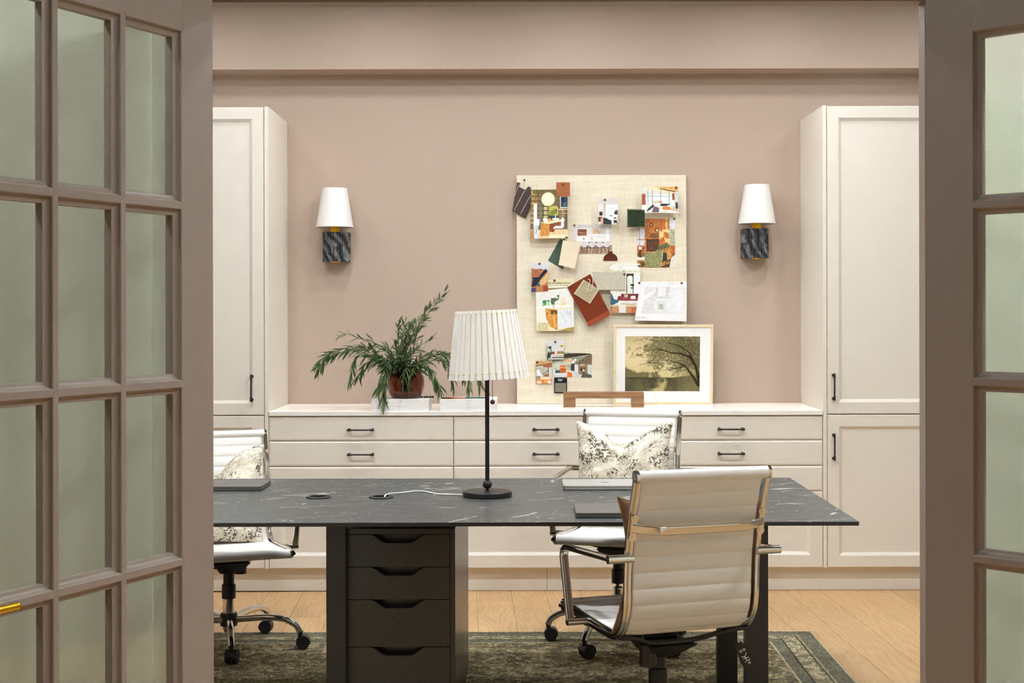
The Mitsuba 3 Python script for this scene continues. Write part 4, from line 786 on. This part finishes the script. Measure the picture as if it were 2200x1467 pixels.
clipping('dining', [(1285.5, 425.5), (1327.5, 426), (1327, 482), (1285.5, 481.5)], 0.0003, 'small clipping of a pale dining nook with purple flowers')
clipping('kitchen', rect(1230.5, 480.5, 1315.5, 544), 0.0014, 'clipping of a white kitchen with four counter stools', poly=[(1231, 481), (1315.5, 481), (1315.5, 544), (1245, 544), (1249, 519), (1231, 514)])
clipping('lounge', [(1379, 400.5), (1457, 401), (1459, 457.5), (1379, 457)], 0.0008, 'clipping of a glass-walled lounge with orange table')
clipping('living', rect(1370.5, 467.5, 1452, 573.5), 0.0016, 'clipping of an orange living room with green wing chair', poly=[(1386, 467.5), (1452, 467.5), (1452, 573.5), (1370.5, 573.5), (1370.5, 487), (1386, 487)])
clipping('armrest', [(1142, 565), (1177, 564), (1177.5, 626), (1142, 627)], 0.0018, 'small clipping of a leather armrest and wood joint')
clipping('island', [(1151, 626), (1232, 617), (1233.5, 710.5), (1153, 711)], 0.0007, 'clipping of a marble kitchen island with oak stools')
clipping('caption', [(1178, 601), (1234, 598), (1233.5, 617), (1177.5, 619)], 0.0012, 'cream strip with two printed lines under a pin', 0.0005)
clipping('plan', [(1311, 565.5), (1376, 566), (1375, 586), (1310.5, 585.5)], 0.0006, 'pale clipping strip with a plan outline', 0.0)
clipping('sofa', [(1311, 585), (1375.5, 585), (1375.5, 672), (1311.5, 672)], 0.0012, 'clipping of a burgundy sofa and blue armchair')
clipping('drawing', [(1376, 604.5), (1475.5, 605), (1474.5, 690), (1363.5, 688.5)], 0.0022, 'white drawing sheet of a fireplace elevation and staircase', 0.012, 'drawing_sheet', 'drawing')
clipping('plantroom', [(1175.5, 731.5), (1210.5, 732), (1211, 772), (1175.5, 772.5)], 0.0006, 'small clipping of a white room with plant and yellow label')
clipping('house', rect(1186, 756.5, 1272.5, 812), 0.0014, 'clipping of a beamed house interior with orange chairs', poly=[(1210, 757), (1272, 759.5), (1271.5, 811.5), (1190, 809), (1187, 800), (1187, 772), (1210, 771)])
clipping('attic', [(1151, 775), (1186, 775.5), (1185.5, 823.5), (1151.5, 824)], 0.0020, 'small clipping of an attic bedroom with orange spread')
# printed words of the caption strip
def words(txt, x, y, hpx, lift, mat, parent, bold=False, wpx=None):
    h = hpx * 7.9 / FPX; m = meshkit.text_mesh(txt, h, 0.0002, bold)
    if wpx: m.apply_scale([wpx * 7.9 / FPX / m.extents[0], 1, 1])
    return part(parent, 'lettering', moved(m, hexmat(on_board(x, y, lift), BX, BU, BN)), mat, False)
scene['ink'] = matte('2a2723')
cap = [q for q in labels if labels[q].get('label', '').startswith('cream strip')][0]
words('It is often seeding at least 15,', 1178.5, 609.5, 3.6, 0.0023, 'ink', cap, True, 47); words('Johnson lives with a bread', 1178.5, 614.5, 3.4, 0.0023, 'ink', cap, False, 42)

# fabric and leather swatches
def nap(c1, c2, f):
    return two({'type': 'diffuse', 'reflectance': mikit.proc(lambda p, n, uv: mix(lin(c1), lin(c2), fbm(p.x * f, p.y * f, p.z * f, 2)))})
scene['leather_brown'] = pbr('3f2c20', 0.5, spec=0.4); scene['leather_tan'] = nap('9c5a3c', 'b1704f', 300); scene['felt_green'] = nap('1d2a20', '404a36', 330); scene['felt_sage'] = nap('41574a', '5c6f60', 330)
scene['suede_cream'] = matte('e3d3b8'); scene['felt_burgundy'] = nap('50261f', '6d392f', 400); scene['rust_corduroy'] = nap('5e2a1c', '8f452c', 330); scene['boucle_beige'] = nap('8f8163', 'cdbf9d', 420)
scene['rust_edge'] = matte('9a4f38'); scene['beige_edge'] = matte('cfc2a5'); scene['green_edge'] = matte('77866f')
def gw(p, n, uv): return mix(lin('cfc6b3'), lin('b3aa97'), fbm(p.x * 200, p.z * 380, 0, 2))
scene['grey_weave'] = two({'type': 'diffuse', 'reflectance': mikit.proc(gw)})
G = 'swatches on the pinboard'
one('fabric_swatch', sheet_mesh(rect(1271.5, 584.5, 1344, 622.5), 0.0022, 0.001, 0.006)[0], 'grey_weave', 'grey woven linen swatch beside the rust one', 'swatch', G, smooth=30)
# brown leather offcut with dashed white stitching, hanging from its pin on a wire
k = thing('leather_swatch', 'dark brown leather offcut with dashed white stitching hanging off the board', 'swatch', G)
part(k, 'hide', poly_sheet([(1110.5, 388), (1118, 389.5), (1114.5, 398), (1129, 405), (1134.5, 397), (1140, 399.5), (1141, 406), (1143.5, 421), (1144.5, 429), (1130, 466.5), (1118, 461), (1100, 450.5), (1102.5, 440), (1107, 412)], 0.010, 0.0025), 'leather_brown', False)
for a, b in (((1113.5, 398), (1106, 421)), ((1130, 404), (1104, 453)), ((1139.5, 420), (1118, 460))):
    L = math.hypot(b[0] - a[0], b[1] - a[1]); n = int(L / 3.0); st = []
    for i in range(n):
        t0, t1 = i / n, (i + 0.62) / n
        p0, p1 = [on_board(a[0] + (b[0] - a[0]) * t, a[1] + (b[1] - a[1]) * t, 0.0128) for t in (t0, t1)]
        st.append(rod(p0, p1, 0.0013, 6))
    part(k, 'stitching', st, 'white_paper', True)
part(k, 'wire_loop', tube([on_board(1125.5, 403.5, 0.009), on_board(1124, 396, 0.010), on_board(1126.5, 387, 0.004), on_board(1127.5, 396, 0.011), on_board(1128, 404, 0.009)], 0.0009, 6), 'chrome', True)
one('fabric_swatch', sheet_mesh(rect(1195, 391.5, 1224.5, 421.5), 0.0024, 0.002, 0.001)[0], 'leather_tan', 'square terracotta leather swatch pinned over the library clipping', 'swatch', G, smooth=30)
k = thing('fabric_swatch', 'square dark green felt swatch beside the lounge clipping', 'swatch', G)
part(k, 'cloth', sheet_mesh([(1349, 451), (1385, 451), (1385, 487), (1349, 487)], 0.0032, 0.0012, 0.0)[0], 'felt_green', 30); part(k, 'border', sheet_mesh([(1347, 448.5), (1387, 450), (1386, 487.8), (1347, 488)], 0.0018, 0.0008, 0.0)[0], 'green_edge', 30)
one('fabric_swatch', poly_sheet([(1204, 511), (1210, 514), (1209, 525), (1206, 560), (1211.5, 574), (1209.5, 577.5), (1177.5, 558.5)], 0.0012, 0.0012), 'felt_sage', 'sage green felt swatch behind the cream one', 'swatch', G, smooth=False)
one('fabric_swatch', sheet_mesh([(1209.5, 516), (1245.5, 523), (1235.5, 577.5), (1200, 569)], 0.0034, 0.001, 0.010)[0], 'suede_cream', 'cream suede swatch over the sage green one', 'swatch', G, smooth=30)
a = np.linspace(0, math.pi, 20)
one('fabric_swatch', poly_sheet([(1297, 558.8)] + [(1312.5 - 15.3 * math.cos(t), 557 - 14.5 * math.sin(t) ** 0.9) for t in a[1:8]] + [(1308, 543), (1307.5, 539), (1317.5, 539), (1317, 543)] + [(1312.5 - 15.3 * math.cos(t), 557 - 14.5 * math.sin(t) ** 0.9) for t in a[13:-1]] + [(1328, 558.8)], 0.003, 0.0012), 'felt_burgundy', 'burgundy felt cut-out shaped like a domed lampshade', 'swatch', G, smooth=False)
k = thing('fabric_swatch', 'large rust corduroy swatch hanging askew on the board', 'swatch', G)
part(k, 'cloth', sheet_mesh([(1218.5, 617), (1268, 588.5), (1309.5, 671), (1262.5, 696)], 0.005, 0.002, 0.008)[0], 'rust_corduroy', 30)
part(k, 'hem', sheet_mesh([(1260.5, 692), (1308.5, 666.5), (1311.5, 677), (1264, 702.5)], 0.0135, 0.0025, 0.0)[0], 'rust_edge', 30)
part(k, 'loose_thread', tube(smooth_path([on_board(x, y, 0.008) for x, y in ((1296, 685), (1299, 695), (1301, 704), (1306, 700), (1307, 693), (1301, 694), (1299, 699))], 40), 0.0006, 5), 'walnut', True)
k = thing('fabric_swatch', 'small beige boucle swatch clipped on the rust corduroy', 'swatch', G)
part(k, 'cloth', sheet_mesh([(1255, 603), (1284.5, 621.5), (1267, 650), (1235, 632)], 0.0125, 0.0012, 0.003)[0], 'boucle_beige', 30)
part(k, 'border', sheet_mesh([(1253.5, 600.5), (1287.5, 622), (1267.5, 652.5), (1232.5, 631)], 0.0112, 0.0012, 0.003)[0], 'beige_edge', 30)
pc = [on_board(x, y, 0.017) for x, y in ((1262.5, 599.5), (1262.5, 620), (1263.5, 624.5), (1267.5, 626), (1271, 624), (1272.2, 620), (1273.2, 592), (1271.5, 588), (1268, 587.5), (1266.5, 589.5))]
one('paper_clip', tube(smooth_path(pc, 60), 0.0016, 8), 'white_shade', 'white paper clip holding the beige swatch to the rust one', 'paper clip', smooth=True)
k = thing('sample_card', 'dark sample card with white lettering and grey fabric window at the board foot', 'sample card')
part(k, 'card', sheet_mesh(rect(1190.5, 811, 1218, 844.5), 0.0022, 0.0014, 0.001)[0], 'card_dark', False); scene['card_dark'] = matte('25282c')
part(k, 'fabric', sheet_mesh(rect(1192.5, 822.5, 1216.2, 842), 0.0040, 0.0008, 0.0006)[0], 'grey_tweed', False); scene['grey_tweed'] = nap('6f675c', '958c7e', 420)
words('Gus*', 1199, 818.2, 4.6, 0.0042, 'white_ink', k, True, 9.8)
for x, y, l, w in ((1126.5, 387, .001, 'above the hanging brown leather offcut'), (1209.5, 396.5, .0046, 'on the terracotta leather swatch'), (1299.5, 429.5, .001, 'on the pale dining nook clipping'), (1234, 484, .0018, 'on the white kitchen clipping'), (1452.5, 403, .0012, 'on the glass-walled lounge clipping'), (1448.5, 470, .0012, 'at the top of the orange living room clipping'),
                 (1373, 571, .002, 'at the foot of the orange living room clipping'), (1212, 514, .002, 'on the sage green felt'), (1217, 510, .0046, 'on the cream suede swatch'), (1159, 566.5, .0022, 'on the leather armrest clipping'), (1191.5, 602.5, .0016, 'on the cream caption strip'), (1341.5, 589, .0034, 'on the grey linen swatch'),
                 (1373.5, 607.5, .0026, 'on the burgundy sofa clipping'), (1464.5, 608, .0026, 'on the white drawing sheet'), (1193, 734.5, .0012, 'on the plant room clipping'), (1154, 778, .0026, 'on the attic bedroom clipping'), (1214, 812.5, .004, 'on the dark sample card'), (1382, 453, .0046, 'at a top corner of the green felt'), (1350, 485, .0046, 'at a bottom corner of the green felt')):
    pin(x, y, l, w)

# ---------------------------------------------------------------- framed print leaning on the pinboard
scene['pale_wood'] = two({'type': 'principled', 'base_color': mikit.proc(lambda p, n, uv: mix(lin('ecdcbc'), lin('d9c297'), fbm(p.x * 40, p.y * 200, p.z * 40, 3))), 'roughness': 0.45, 'specular': 0.3})
def landscape(p, n, uv):
    u, v = uv.x, uv.y; w = fbm(u * 5, v * 5, 0, 3); f = fbm(u * 100, v * 84, 1, 2); g = fbm(u * 190, v * 150, 4, 2)
    sky = mix(lin('d6c694'), lin('c2b283'), dr.clip(v * 0.8 + w * 0.6 - 0.3, 0, 1)); sky = mix(sky, lin('e6d3a2'), smoothstep(0.35, 0.0, dr.sqrt(dr.square(u - 0.1) + dr.square(v - 0.62))))
    c = sky
    hill = 0.37 - 0.33 * u + 0.22 * (fbm(u * 12, v * 12, 0, 4) - 0.3)
    c = mix(c, mix(lin('4e4a36'), lin('8a8158'), f), smoothstep(0.0, 0.06, hill + 0.05 - v) * smoothstep(0.25, 0.5, f + 0.2))
    cr = dr.sqrt(dr.square((u - 0.66) / 0.52) + dr.square((v - 0.76) / 0.42)); dens = 1.25 - cr + 1.1 * (fbm(u * 7, v * 8, 6, 3) - 0.5)
    leaf = smoothstep(0.18, 0.55, dens * 0.75 + 0.95 * (fbm(u * 30, v * 26, 8, 4) - 0.45)) * smoothstep(0.22, 0.60, f + 0.14 * dens)
    c = mix(c, mix(lin('3d3a2a'), lin('777047'), g), 0.88 * leaf)
    c = mix(c, lin('4c4934'), 0.6 * smoothstep(0.75, 1.05, u + 0.25 * v + 0.1 * w))
    def limb(c, pts, w0, w1):
        for i, (a, b) in enumerate(zip(pts, pts[1:])):
            dx, dy = b[0] - a[0], b[1] - a[1]; h = dr.clip(((u - a[0]) * dx + (v - a[1]) * dy * 1.0) / (dx * dx + dy * dy), 0, 1)
            t0, t1 = i / (len(pts) - 1), (i + 1) / (len(pts) - 1); th = (w0 + (w1 - w0) * (t0 + (t1 - t0) * h)) * (0.8 + 0.4 * f)
            c = dr.select(dr.square(u - a[0] - h * dx) + dr.square((v - a[1] - h * dy) * 0.74) < dr.square(th), mix(lin('1f1c14'), lin('4a412c'), f), c)
        return c
    gnd = smoothstep(-0.01, 0.02, 0.25 + 0.03 * w - v + 0.05 * smoothstep(0.6, 1.0, u))
    path = smoothstep(0.04, -0.05, dr.abs(u - 0.46 + 0.3 * (w - 0.5)) + 0.10 * (f - 0.5) - 0.02 - 0.17 * dr.maximum(0.2 - v, 0) * 3)
    gc = mix(mix(lin('33312a'), lin('7b7352'), dr.clip(1.5 * (0.5 * f + 0.5 * g) - 0.35 + 0.9 * (w - 0.5), 0, 1)), lin('8d8356'), smoothstep(0.6, 1, u) * 0.5); gc = mix(gc, mix(lin('cdbb83'), lin('a59866'), g), path)
    c = mix(c, gc, gnd); c = mix(c, lin('35332a'), 0.6 * smoothstep(0.025, 0.0, dr.abs(v - 0.245)) * smoothstep(0.75, 0.5, u))
    c = limb(c, [(.97, .13), (.93, .22), (.87, .33), (.80, .46), (.70, .52), (.6, .56)], .022, .004); c = limb(c, [(1.0, .12), (.97, .28), (.94, .45), (.86, .62), (.74, .68), (.6, .7), (.42, .78)], .026, .004)
    c = limb(c, [(.94, .46), (.85, .7), (.72, .82), (.55, .88)], .012, .003); c = limb(c, [(.8, .46), (.68, .42), (.52, .38)], .008, .002); c = limb(c, [(.62, .7), (.5, .74), (.36, .75)], .006, .002); c = limb(c, [(.42, .52), (.3, .51), (.18, .47)], .004, .002)
    return c * (0.88 + 0.24 * g)
scene['etching_ink'] = two({'type': 'diffuse', 'reflectance': mikit.proc(landscape)})
FO = P(1317.5, 868, 7.845); FO[2] = 0.9025; ft = math.radians(3.2); roll = math.radians(0.25)
fxv = np.array([math.cos(roll), 0, -math.sin(roll)]); fn_ = np.array([0, -math.cos(ft), -math.sin(ft)]); fuv = np.cross(fn_, fxv) * -1
if fuv[2] < 0: fuv = -fuv
FM_ = hexmat(FO, fxv, -fn_, fuv); fw, fh = 0.5265, 0.424
k = thing('framed_print', 'framed landscape etching with white mat leaning on the pinboard', 'picture')
fsec = 0.0135
for a in (box(0, fw, 0, 0.018, 0, fsec, 0.001), box(0, fw, 0, 0.018, fh - fsec, fh, 0.001), box(0, fsec, 0, 0.018, fsec, fh - fsec, 0.001), box(fw - fsec, fw, 0, 0.018, fsec, fh - fsec, 0.001)): part(k, 'frame_bar', moved(a, FM_), 'pale_wood', False)
ax0, ax1, az0, az1 = 0.0625, 0.4575, 0.0705, 0.3615
mt = extrude(sg.box(fsec, fsec, fw - fsec, fh - fsec).difference(sg.box(ax0, az0, ax1, az1)), 0.0022)
part(k, 'mat_board', moved(moved(mt, hexmat((0, 0.0095, 0), [1, 0, 0], [0, 0, 1], [0, -1, 0])), FM_), 'white_paper', False)
pm = trimesh.Trimesh([(ax0 - .004, 0.0098, az0 - .004), (ax1 + .004, 0.0098, az0 - .004), (ax1 + .004, 0.0098, az1 + .004), (ax0 - .004, 0.0098, az1 + .004)], [[0, 1, 2], [0, 2, 3]], process=False)
part(k, 'etching', moved(pm, FM_), 'etching_ink', False, uv=np.array([(0, 0), (1, 0), (1, 1), (0, 1)], float))
part(k, 'back_board', moved(box(fsec * 0.5, fw - fsec * 0.5, 0.0185, 0.0205, fsec * 0.5, fh - fsec * 0.5), FM_), 'walnut', False)

# wooden riser
ro = on_level(1297, 875, 0.9025); RYc = 7.62
rx0, rx1 = P(1210.5, 875, RYc)[0], P(1383.5, 875, RYc)[0]
prof2 = sg.Polygon([(0, 0), (0.0625, 0), (0.0625, 0.046), (rx1 - rx0 - 0.0625, 0.046), (rx1 - rx0 - 0.0625, 0), (rx1 - rx0, 0), (rx1 - rx0, 0.076), (0, 0.076)]).buffer(-0.004).buffer(0.004, quad_segs=4)
b = extrude(prof2, 0.11); b = moved(b, hexmat((0, 0.11, 0), [1, 0, 0], [0, 0, 1], [0, -1, 0])); b.apply_translation((-(rx1 - rx0) / 2, 0, 0))
b = xf(b, ((rx0 + rx1) / 2, RYc, 0.9025), rz=-1.5)
one('wooden_riser', b, 'walnut', 'low brown wooden riser with two block feet in front of the framed print', 'riser', smooth=25)

# magazines
scene['page_edge'] = matte('dcd8d0')
def magazine(x0, x1, y0, y1, z, h, lbl, grp, title):
    k = thing('magazine', lbl, 'magazine', grp)
    part(k, 'cover', [box(x0, x1, y0, y1, z, z + 0.0012, 0.0003), box(x0, x1, y0, y1, z + h - 0.0012, z + h, 0.0003), box(x0, x1, y0, y0 + 0.0014, z + 0.0012, z + h - 0.0012)], 'white_shade', False)
    part(k, 'pages', box(x0 + 0.001, x1 - 0.001, y0 + 0.0016, y1 - 0.001, z + 0.0013, z + h - 0.0013), 'page_edge', False)
    sp = [xf(meshkit.text_mesh(title, 0.0036, 0.0001), (x0 + 0.130, y0 - 0.0001, z + h / 2 - 0.002), rx=90), xf(meshkit.text_mesh(str(4), 0.004, 0.0001), (x1 - 0.014, y0 - 0.0001, z + h / 2 - 0.002), rx=90)]
    part(k, 'spine_print', sp, 'ink_grey', False)
scene['ink_grey'] = matte('8b8781')
RM = random.Random(3)
ORD = ('bottom', 'second', 'third', 'fourth', 'top')
MY = 7.362
def mags(xa, xb, grp, where):
    z = 0.9024
    for i in range(5):
        d, h = RM.uniform(-0.0015, 0.0015), 0.0114
        if i == 4: d += 0.002
        magazine(P(xa, 870, MY)[0] + d, P(xb, 870, MY)[0] + d, MY + RM.uniform(0, .0015), MY + 0.225, z, h, f'white magazine, {ORD[i]} from below in the stack {where}' if 0 < i < 4 else f'white magazine, {ORD[i]} one of the stack {where}', grp, 'KINFOLK')
        z += h + 0.0003
    return z
z1 = mags(798, 921.5, 'magazines under the vase', 'under the amber vase'); z2 = mags(945, 1067, 'magazines behind the lamp stem', 'behind the lamp stem')
# dry twig and terracotta swatch lying on the stacks
tp = [(-0.055, 0, 0.004), (-0.02, 0.004, 0.006), (0.0, 0, 0.005), (0.03, 0.006, 0.0055)]
tw = [tube(smooth_path(tp, 12), 0.0022, 6)] + [xf(ball(0.0055, (0, 0, 0), 1), (a, b_, 0.0062)) for a, b_ in ((0.0, 0.002), (-0.012, -0.004), (0.016, 0.008), (0.028, 0.002), (-0.03, 0.006))]
one('dry_twig', xf(cat_(tw), (P(918, 853, 7.46)[0], 7.46, z1), rz=8), 'twig_dark', 'short dark dried twig lying beside the amber vase', 'twig', smooth=True); scene['twig_dark'] = matte('3a2b22')
sw = []
for j in range(9):
    for i in range(13):
        s, t = i / 12, j / 8; sw.append((P(949, 850, 7.4)[0] + 0.125 * s, 7.395 + 0.11 * t, z2 + 0.0008 + 0.006 * math.exp(-((s - 0.15) / 0.25) ** 2) * (0.5 + 0.5 * math.cos(t * 2)) + 0.001 * math.sin(6 * s)))
fa = [[j * 13 + i, j * 13 + i + 1, (j + 1) * 13 + i + 1, (j + 1) * 13 + i] for j in range(8) for i in range(12)]
fa = [[a, b, c] for a, b, c, d in fa] + [[a, c, d] for a, b, c, d in fa]
t0 = trimesh.Trimesh(sw, fa, process=False); t1 = t0.copy(); t1.apply_translation((0, 0, -0.0006)); t1.invert()
one('leather_sample', cat_([t0, t1]), 'leather_tan', 'thin curled terracotta leather piece on the magazines behind the lamp', 'leather sample', smooth=True)
one('felt_sample', xf(box(0, 0.10, 0, 0.09, 0, 0.0025, 0.0008), (P(1000, 850, 7.4)[0], 7.41, z2 + 0.0003), rz=3), 'felt_sage', 'flat sage felt piece on the magazines behind the lamp', 'felt sample', smooth=False)

# ---------------------------------------------------------------- amber vase and its branches
VYc = 7.475; vc = P(872, 858, VYc); VX0 = vc[0]; vz = z1 + 0.0004; vr = 0.094
outer = [(0, 0), (0.055, 0), (0.068, 0.004), (0.085, 0.03), (vr, 0.065), (0.0925, 0.095), (0.085, 0.118), (0.080, 0.128), (0.083, 0.140)]
inner = [(0.080, 0.140), (0.0765, 0.128), (0.081, 0.117), (0.088, 0.095), (0.0895, 0.065), (0.081, 0.032), (0.064, 0.009), (0, 0.008)]
def dens(pr, n): return smooth_path([(a, 0, b) for a, b in pr], n)[:, [0, 2]]
po = np.clip(dens(outer[1:], 40), 0, None); pi_ = np.clip(dens(inner[:-1], 36), 0, None)
scene['amber_glass'] = {'type': 'dielectric', 'int_ior': 1.5, 'specular_transmittance': {'type': 'rgb', 'value': [0.62, 0.41, 0.32]}}
vm = lathe(np.vstack([[(0, 0)], po, pi_, [(0, 0.008)]]), 64, (VX0, VYc, vz))
one('glass_vase', vm, 'amber_glass', 'round amber glass vase on the magazines', 'vase', smooth=40)
def leaf_c(p, n, uv): return mix(mix(lin('33452f'), lin('62764f'), uv.x), lin('87996b'), 0.4 * smoothstep(0.2, 0.0, dr.abs(uv.y - 0.5)))
scene['leaf'] = {'type': 'principledthin', 'base_color': mikit.proc(leaf_c), 'roughness': 0.45, 'diff_trans': 0.5, 'spec_trans': 0.0}
scene['twig_green'] = matte('5b5a38')
RL = np.random.default_rng(11)
def leaf_mesh(base, dirn, up, L, w, bend, seed):
    d = dirn / np.linalg.norm(dirn); s = np.cross(d, up); s /= np.linalg.norm(s) + 1e-9; n = np.cross(s, d); V, uv = [], []
    for t in (0, 0.18, 0.42, 0.7, 1.0):
        ww = w * math.sin(math.pi * min(1, t * 0.92 + 0.04)) ** 0.8 if t < 1 else 0.0; c = base + d * L * t - np.array([0, 0, 1]) * bend * L * t * t
        for q in (-1, 0, 1): V.append(c + s * q * ww * 0.5 + n * abs(q) * ww * 0.16); uv.append((seed, 0.5 + 0.5 * q))
    F = []
    for i in range(4):
        for q in (0, 1): a = i * 3 + q; F += [[a, a + 1, a + 4], [a, a + 4, a + 3]]
    return trimesh.Trimesh(V, F, process=False), uv
gk = thing('leafy_branches', 'spray of green willow-leaved branches in the amber vase', 'greenery')
mouth = np.array([VX0, VYc, vz + 0.135]); nleaf = [0]; extra, extra_uv = [], []
def pixp(x, y, dy): return P(x, y, VYc + dy)
BR = [ # tip path in pixels with depth offsets, leaves, leaf length
 ([(865, 790, -.02), (875, 740, 0), (905, 690, .02), (940, 650, .04), (957, 622, .05)], 30, .050, .25),
 ([(860, 790, 0), (868, 740, .03), (885, 700, .06), (920, 665, .08), (940, 640, .08)], 26, .045, .2),
 ([(858, 790, 0), (856, 740, .02), (855, 700, .02), (856, 688, .02)], 18, .045, .2),
 ([(868, 790, 0), (885, 755, 0), (915, 735, .01), (935, 720, .01)], 14, .035, .2),
 ([(855, 790, 0), (820, 745, 0), (775, 728, -.02), (735, 718, -.02), (726, 722, -.02)], 16, .045, .5),
 ([(852, 792, 0), (800, 752, -.05), (745, 748, -.08), (705, 762, -.08), (684, 778, -.08)], 44, .055, .5),
 ([(850, 792, .02), (790, 756, .02), (730, 758, .0), (700, 775, -.02), (683, 800, -.02)], 40, .055, .6),
 ([(850, 792, 0), (800, 765, -.08), (765, 768, -.10), (755, 800, -.10), (748, 820, -.10)], 28, .055, .7),
 ([(850, 795, 0), (815, 768, .04), (780, 790, .03), (770, 812, .03)], 22, .055, .7),
 ([(855, 792, 0), (835, 748, -.04), (805, 738, -.05), (795, 725, -.05)], 16, .05, .4),
 ([(858, 795, -.02), (838, 778, -.09), (826, 812, -.115), (824, 850, -.12), (826, 868, -.125)], 34, .055, .9),
 ([(858, 795, -.02), (832, 785, -.10), (818, 815, -.12), (812, 838, -.12)], 24, .05, .9),
 ([(872, 795, -.03), (872, 790, -.10), (868, 812, -.12), (866, 832, -.12)], 12, .05, .8),
 ([(876, 795, -.03), (886, 792, -.10), (880, 822, -.12), (876, 838, -.12)], 10, .055, .8),
 ([(885, 795, 0), (912, 785, -.05), (935, 810, -.08), (946, 838, -.09)], 24, .06, .8),
 ([(882, 792, 0), (910, 765, .0), (945, 772, .0), (965, 800, .0)], 18, .04, .3),
 ([(882, 790, .02), (920, 758, .02), (960, 758, .03), (985, 770, .03)], 20, .035, .3),
 ([(884, 790, .02), (925, 768, .04), (975, 775, .05), (1000, 805, .05), (1008, 842, .05)], 30, .055, .8),
 ([(884, 790, .02), (930, 764, .06), (990, 770, .07), (1022, 805, .06), (1040, 838, .06)], 26, .055, .8),
 ([(884, 792, 0), (920, 776, .0), (965, 790, .02), (974, 830, .02)], 16, .05, .8),
 ([(862, 792, 0), (858, 762, -.06), (850, 740, -.07)], 22, .05, .3), ([(872, 792, 0), (882, 765, -.06), (900, 752, -.06)], 22, .05, .3), ([(866, 794, 0), (850, 775, -.08), (828, 772, -.10)], 24, .055, .4),
 ([(868, 794, 0), (870, 775, -.09), (866, 765, -.10)], 24, .05, .4), ([(876, 794, 0), (895, 780, -.08), (912, 778, -.09)], 22, .05, .5), ([(860, 794, 0), (840, 765, .05), (812, 752, .06)], 24, .05, .4), ([(870, 794, 0), (876, 750, .05), (880, 725, .06)], 26, .045, .25),
 ([(862, 790, -.01), (868, 750, -.01), (876, 715, 0), (890, 690, 0)], 26, .045, .2), ([(858, 790, .01), (862, 745, .0), (866, 705, .01), (872, 688, .01)], 22, .045, .2), ([(872, 790, .0), (888, 745, .03), (900, 705, .04), (918, 685, .04)], 24, .045, .25),
 ([(852, 794, 0), (815, 778, -.07), (790, 785, -.09)], 24, .05, .5),
]
for bi, (px_, nl, LL, droop) in enumerate(BR):
    nl = int(nl * 2.2)
    inside = np.array([VX0 + RL.uniform(-.03, .03), VYc + RL.uniform(-.03, .03), vz + 0.03]); neck = np.array([VX0 + RL.uniform(-.05, .05), VYc + RL.uniform(-.045, .045), vz + 0.137])
    ctrl = [neck, neck + (neck - inside) * 0.12] + [pixp(*q) for q in px_]
    for c in ctrl[2:]: c[1] = min(c[1], WB - 0.06)
    pth = np.vstack([np.linspace(inside, neck, 9)[:8], smooth_path(ctrl, 42)])
    bk = part(gk, 'branch', tube(pth[::2], 0.0016, 5, scale=np.linspace(1.25, 0.45, 25)), 'twig_green', True)
    for i in range(nl):
        t = 11 + (49 - 11) * (i + RL.uniform(0, .8)) / nl; j = int(min(48, t)); b0 = pth[j]; tg_ = pth[min(49, j + 1)] - pth[max(0, j - 2)]; tg_ /= np.linalg.norm(tg_) + 1e-9
        side = np.cross(tg_, RL.normal(size=3)); side /= np.linalg.norm(side) + 1e-9
        d = tg_ * RL.uniform(.55, 1.0) + side * RL.uniform(.3, .75) + np.array([0, 0, -0.35 * droop])
        L = LL * RL.uniform(.7, 1.25)
        tip = b0 + d / np.linalg.norm(d) * L
        if tip[1] > WB - 0.02: d[1] = -abs(d[1])
        up = np.array([0, -0.45, 1.0]) + RL.normal(size=3) * .35
        m, uv = leaf_mesh(b0, d, up, L, L * RL.uniform(.13, .21), 0.25 * droop + RL.uniform(-.05, .1), RL.uniform(0, 1))
        front = b0[1] < VYc + 0.03
        if nleaf[0] < 298 and front: nleaf[0] += 1; part(bk, 'leaf', m, 'leaf', True, uv=np.array(uv))
        else: extra.append(m); extra_uv += uv
part(gk, 'leaves', cat_(extra), 'leaf', True, uv=np.array(extra_uv), kind='stuff')
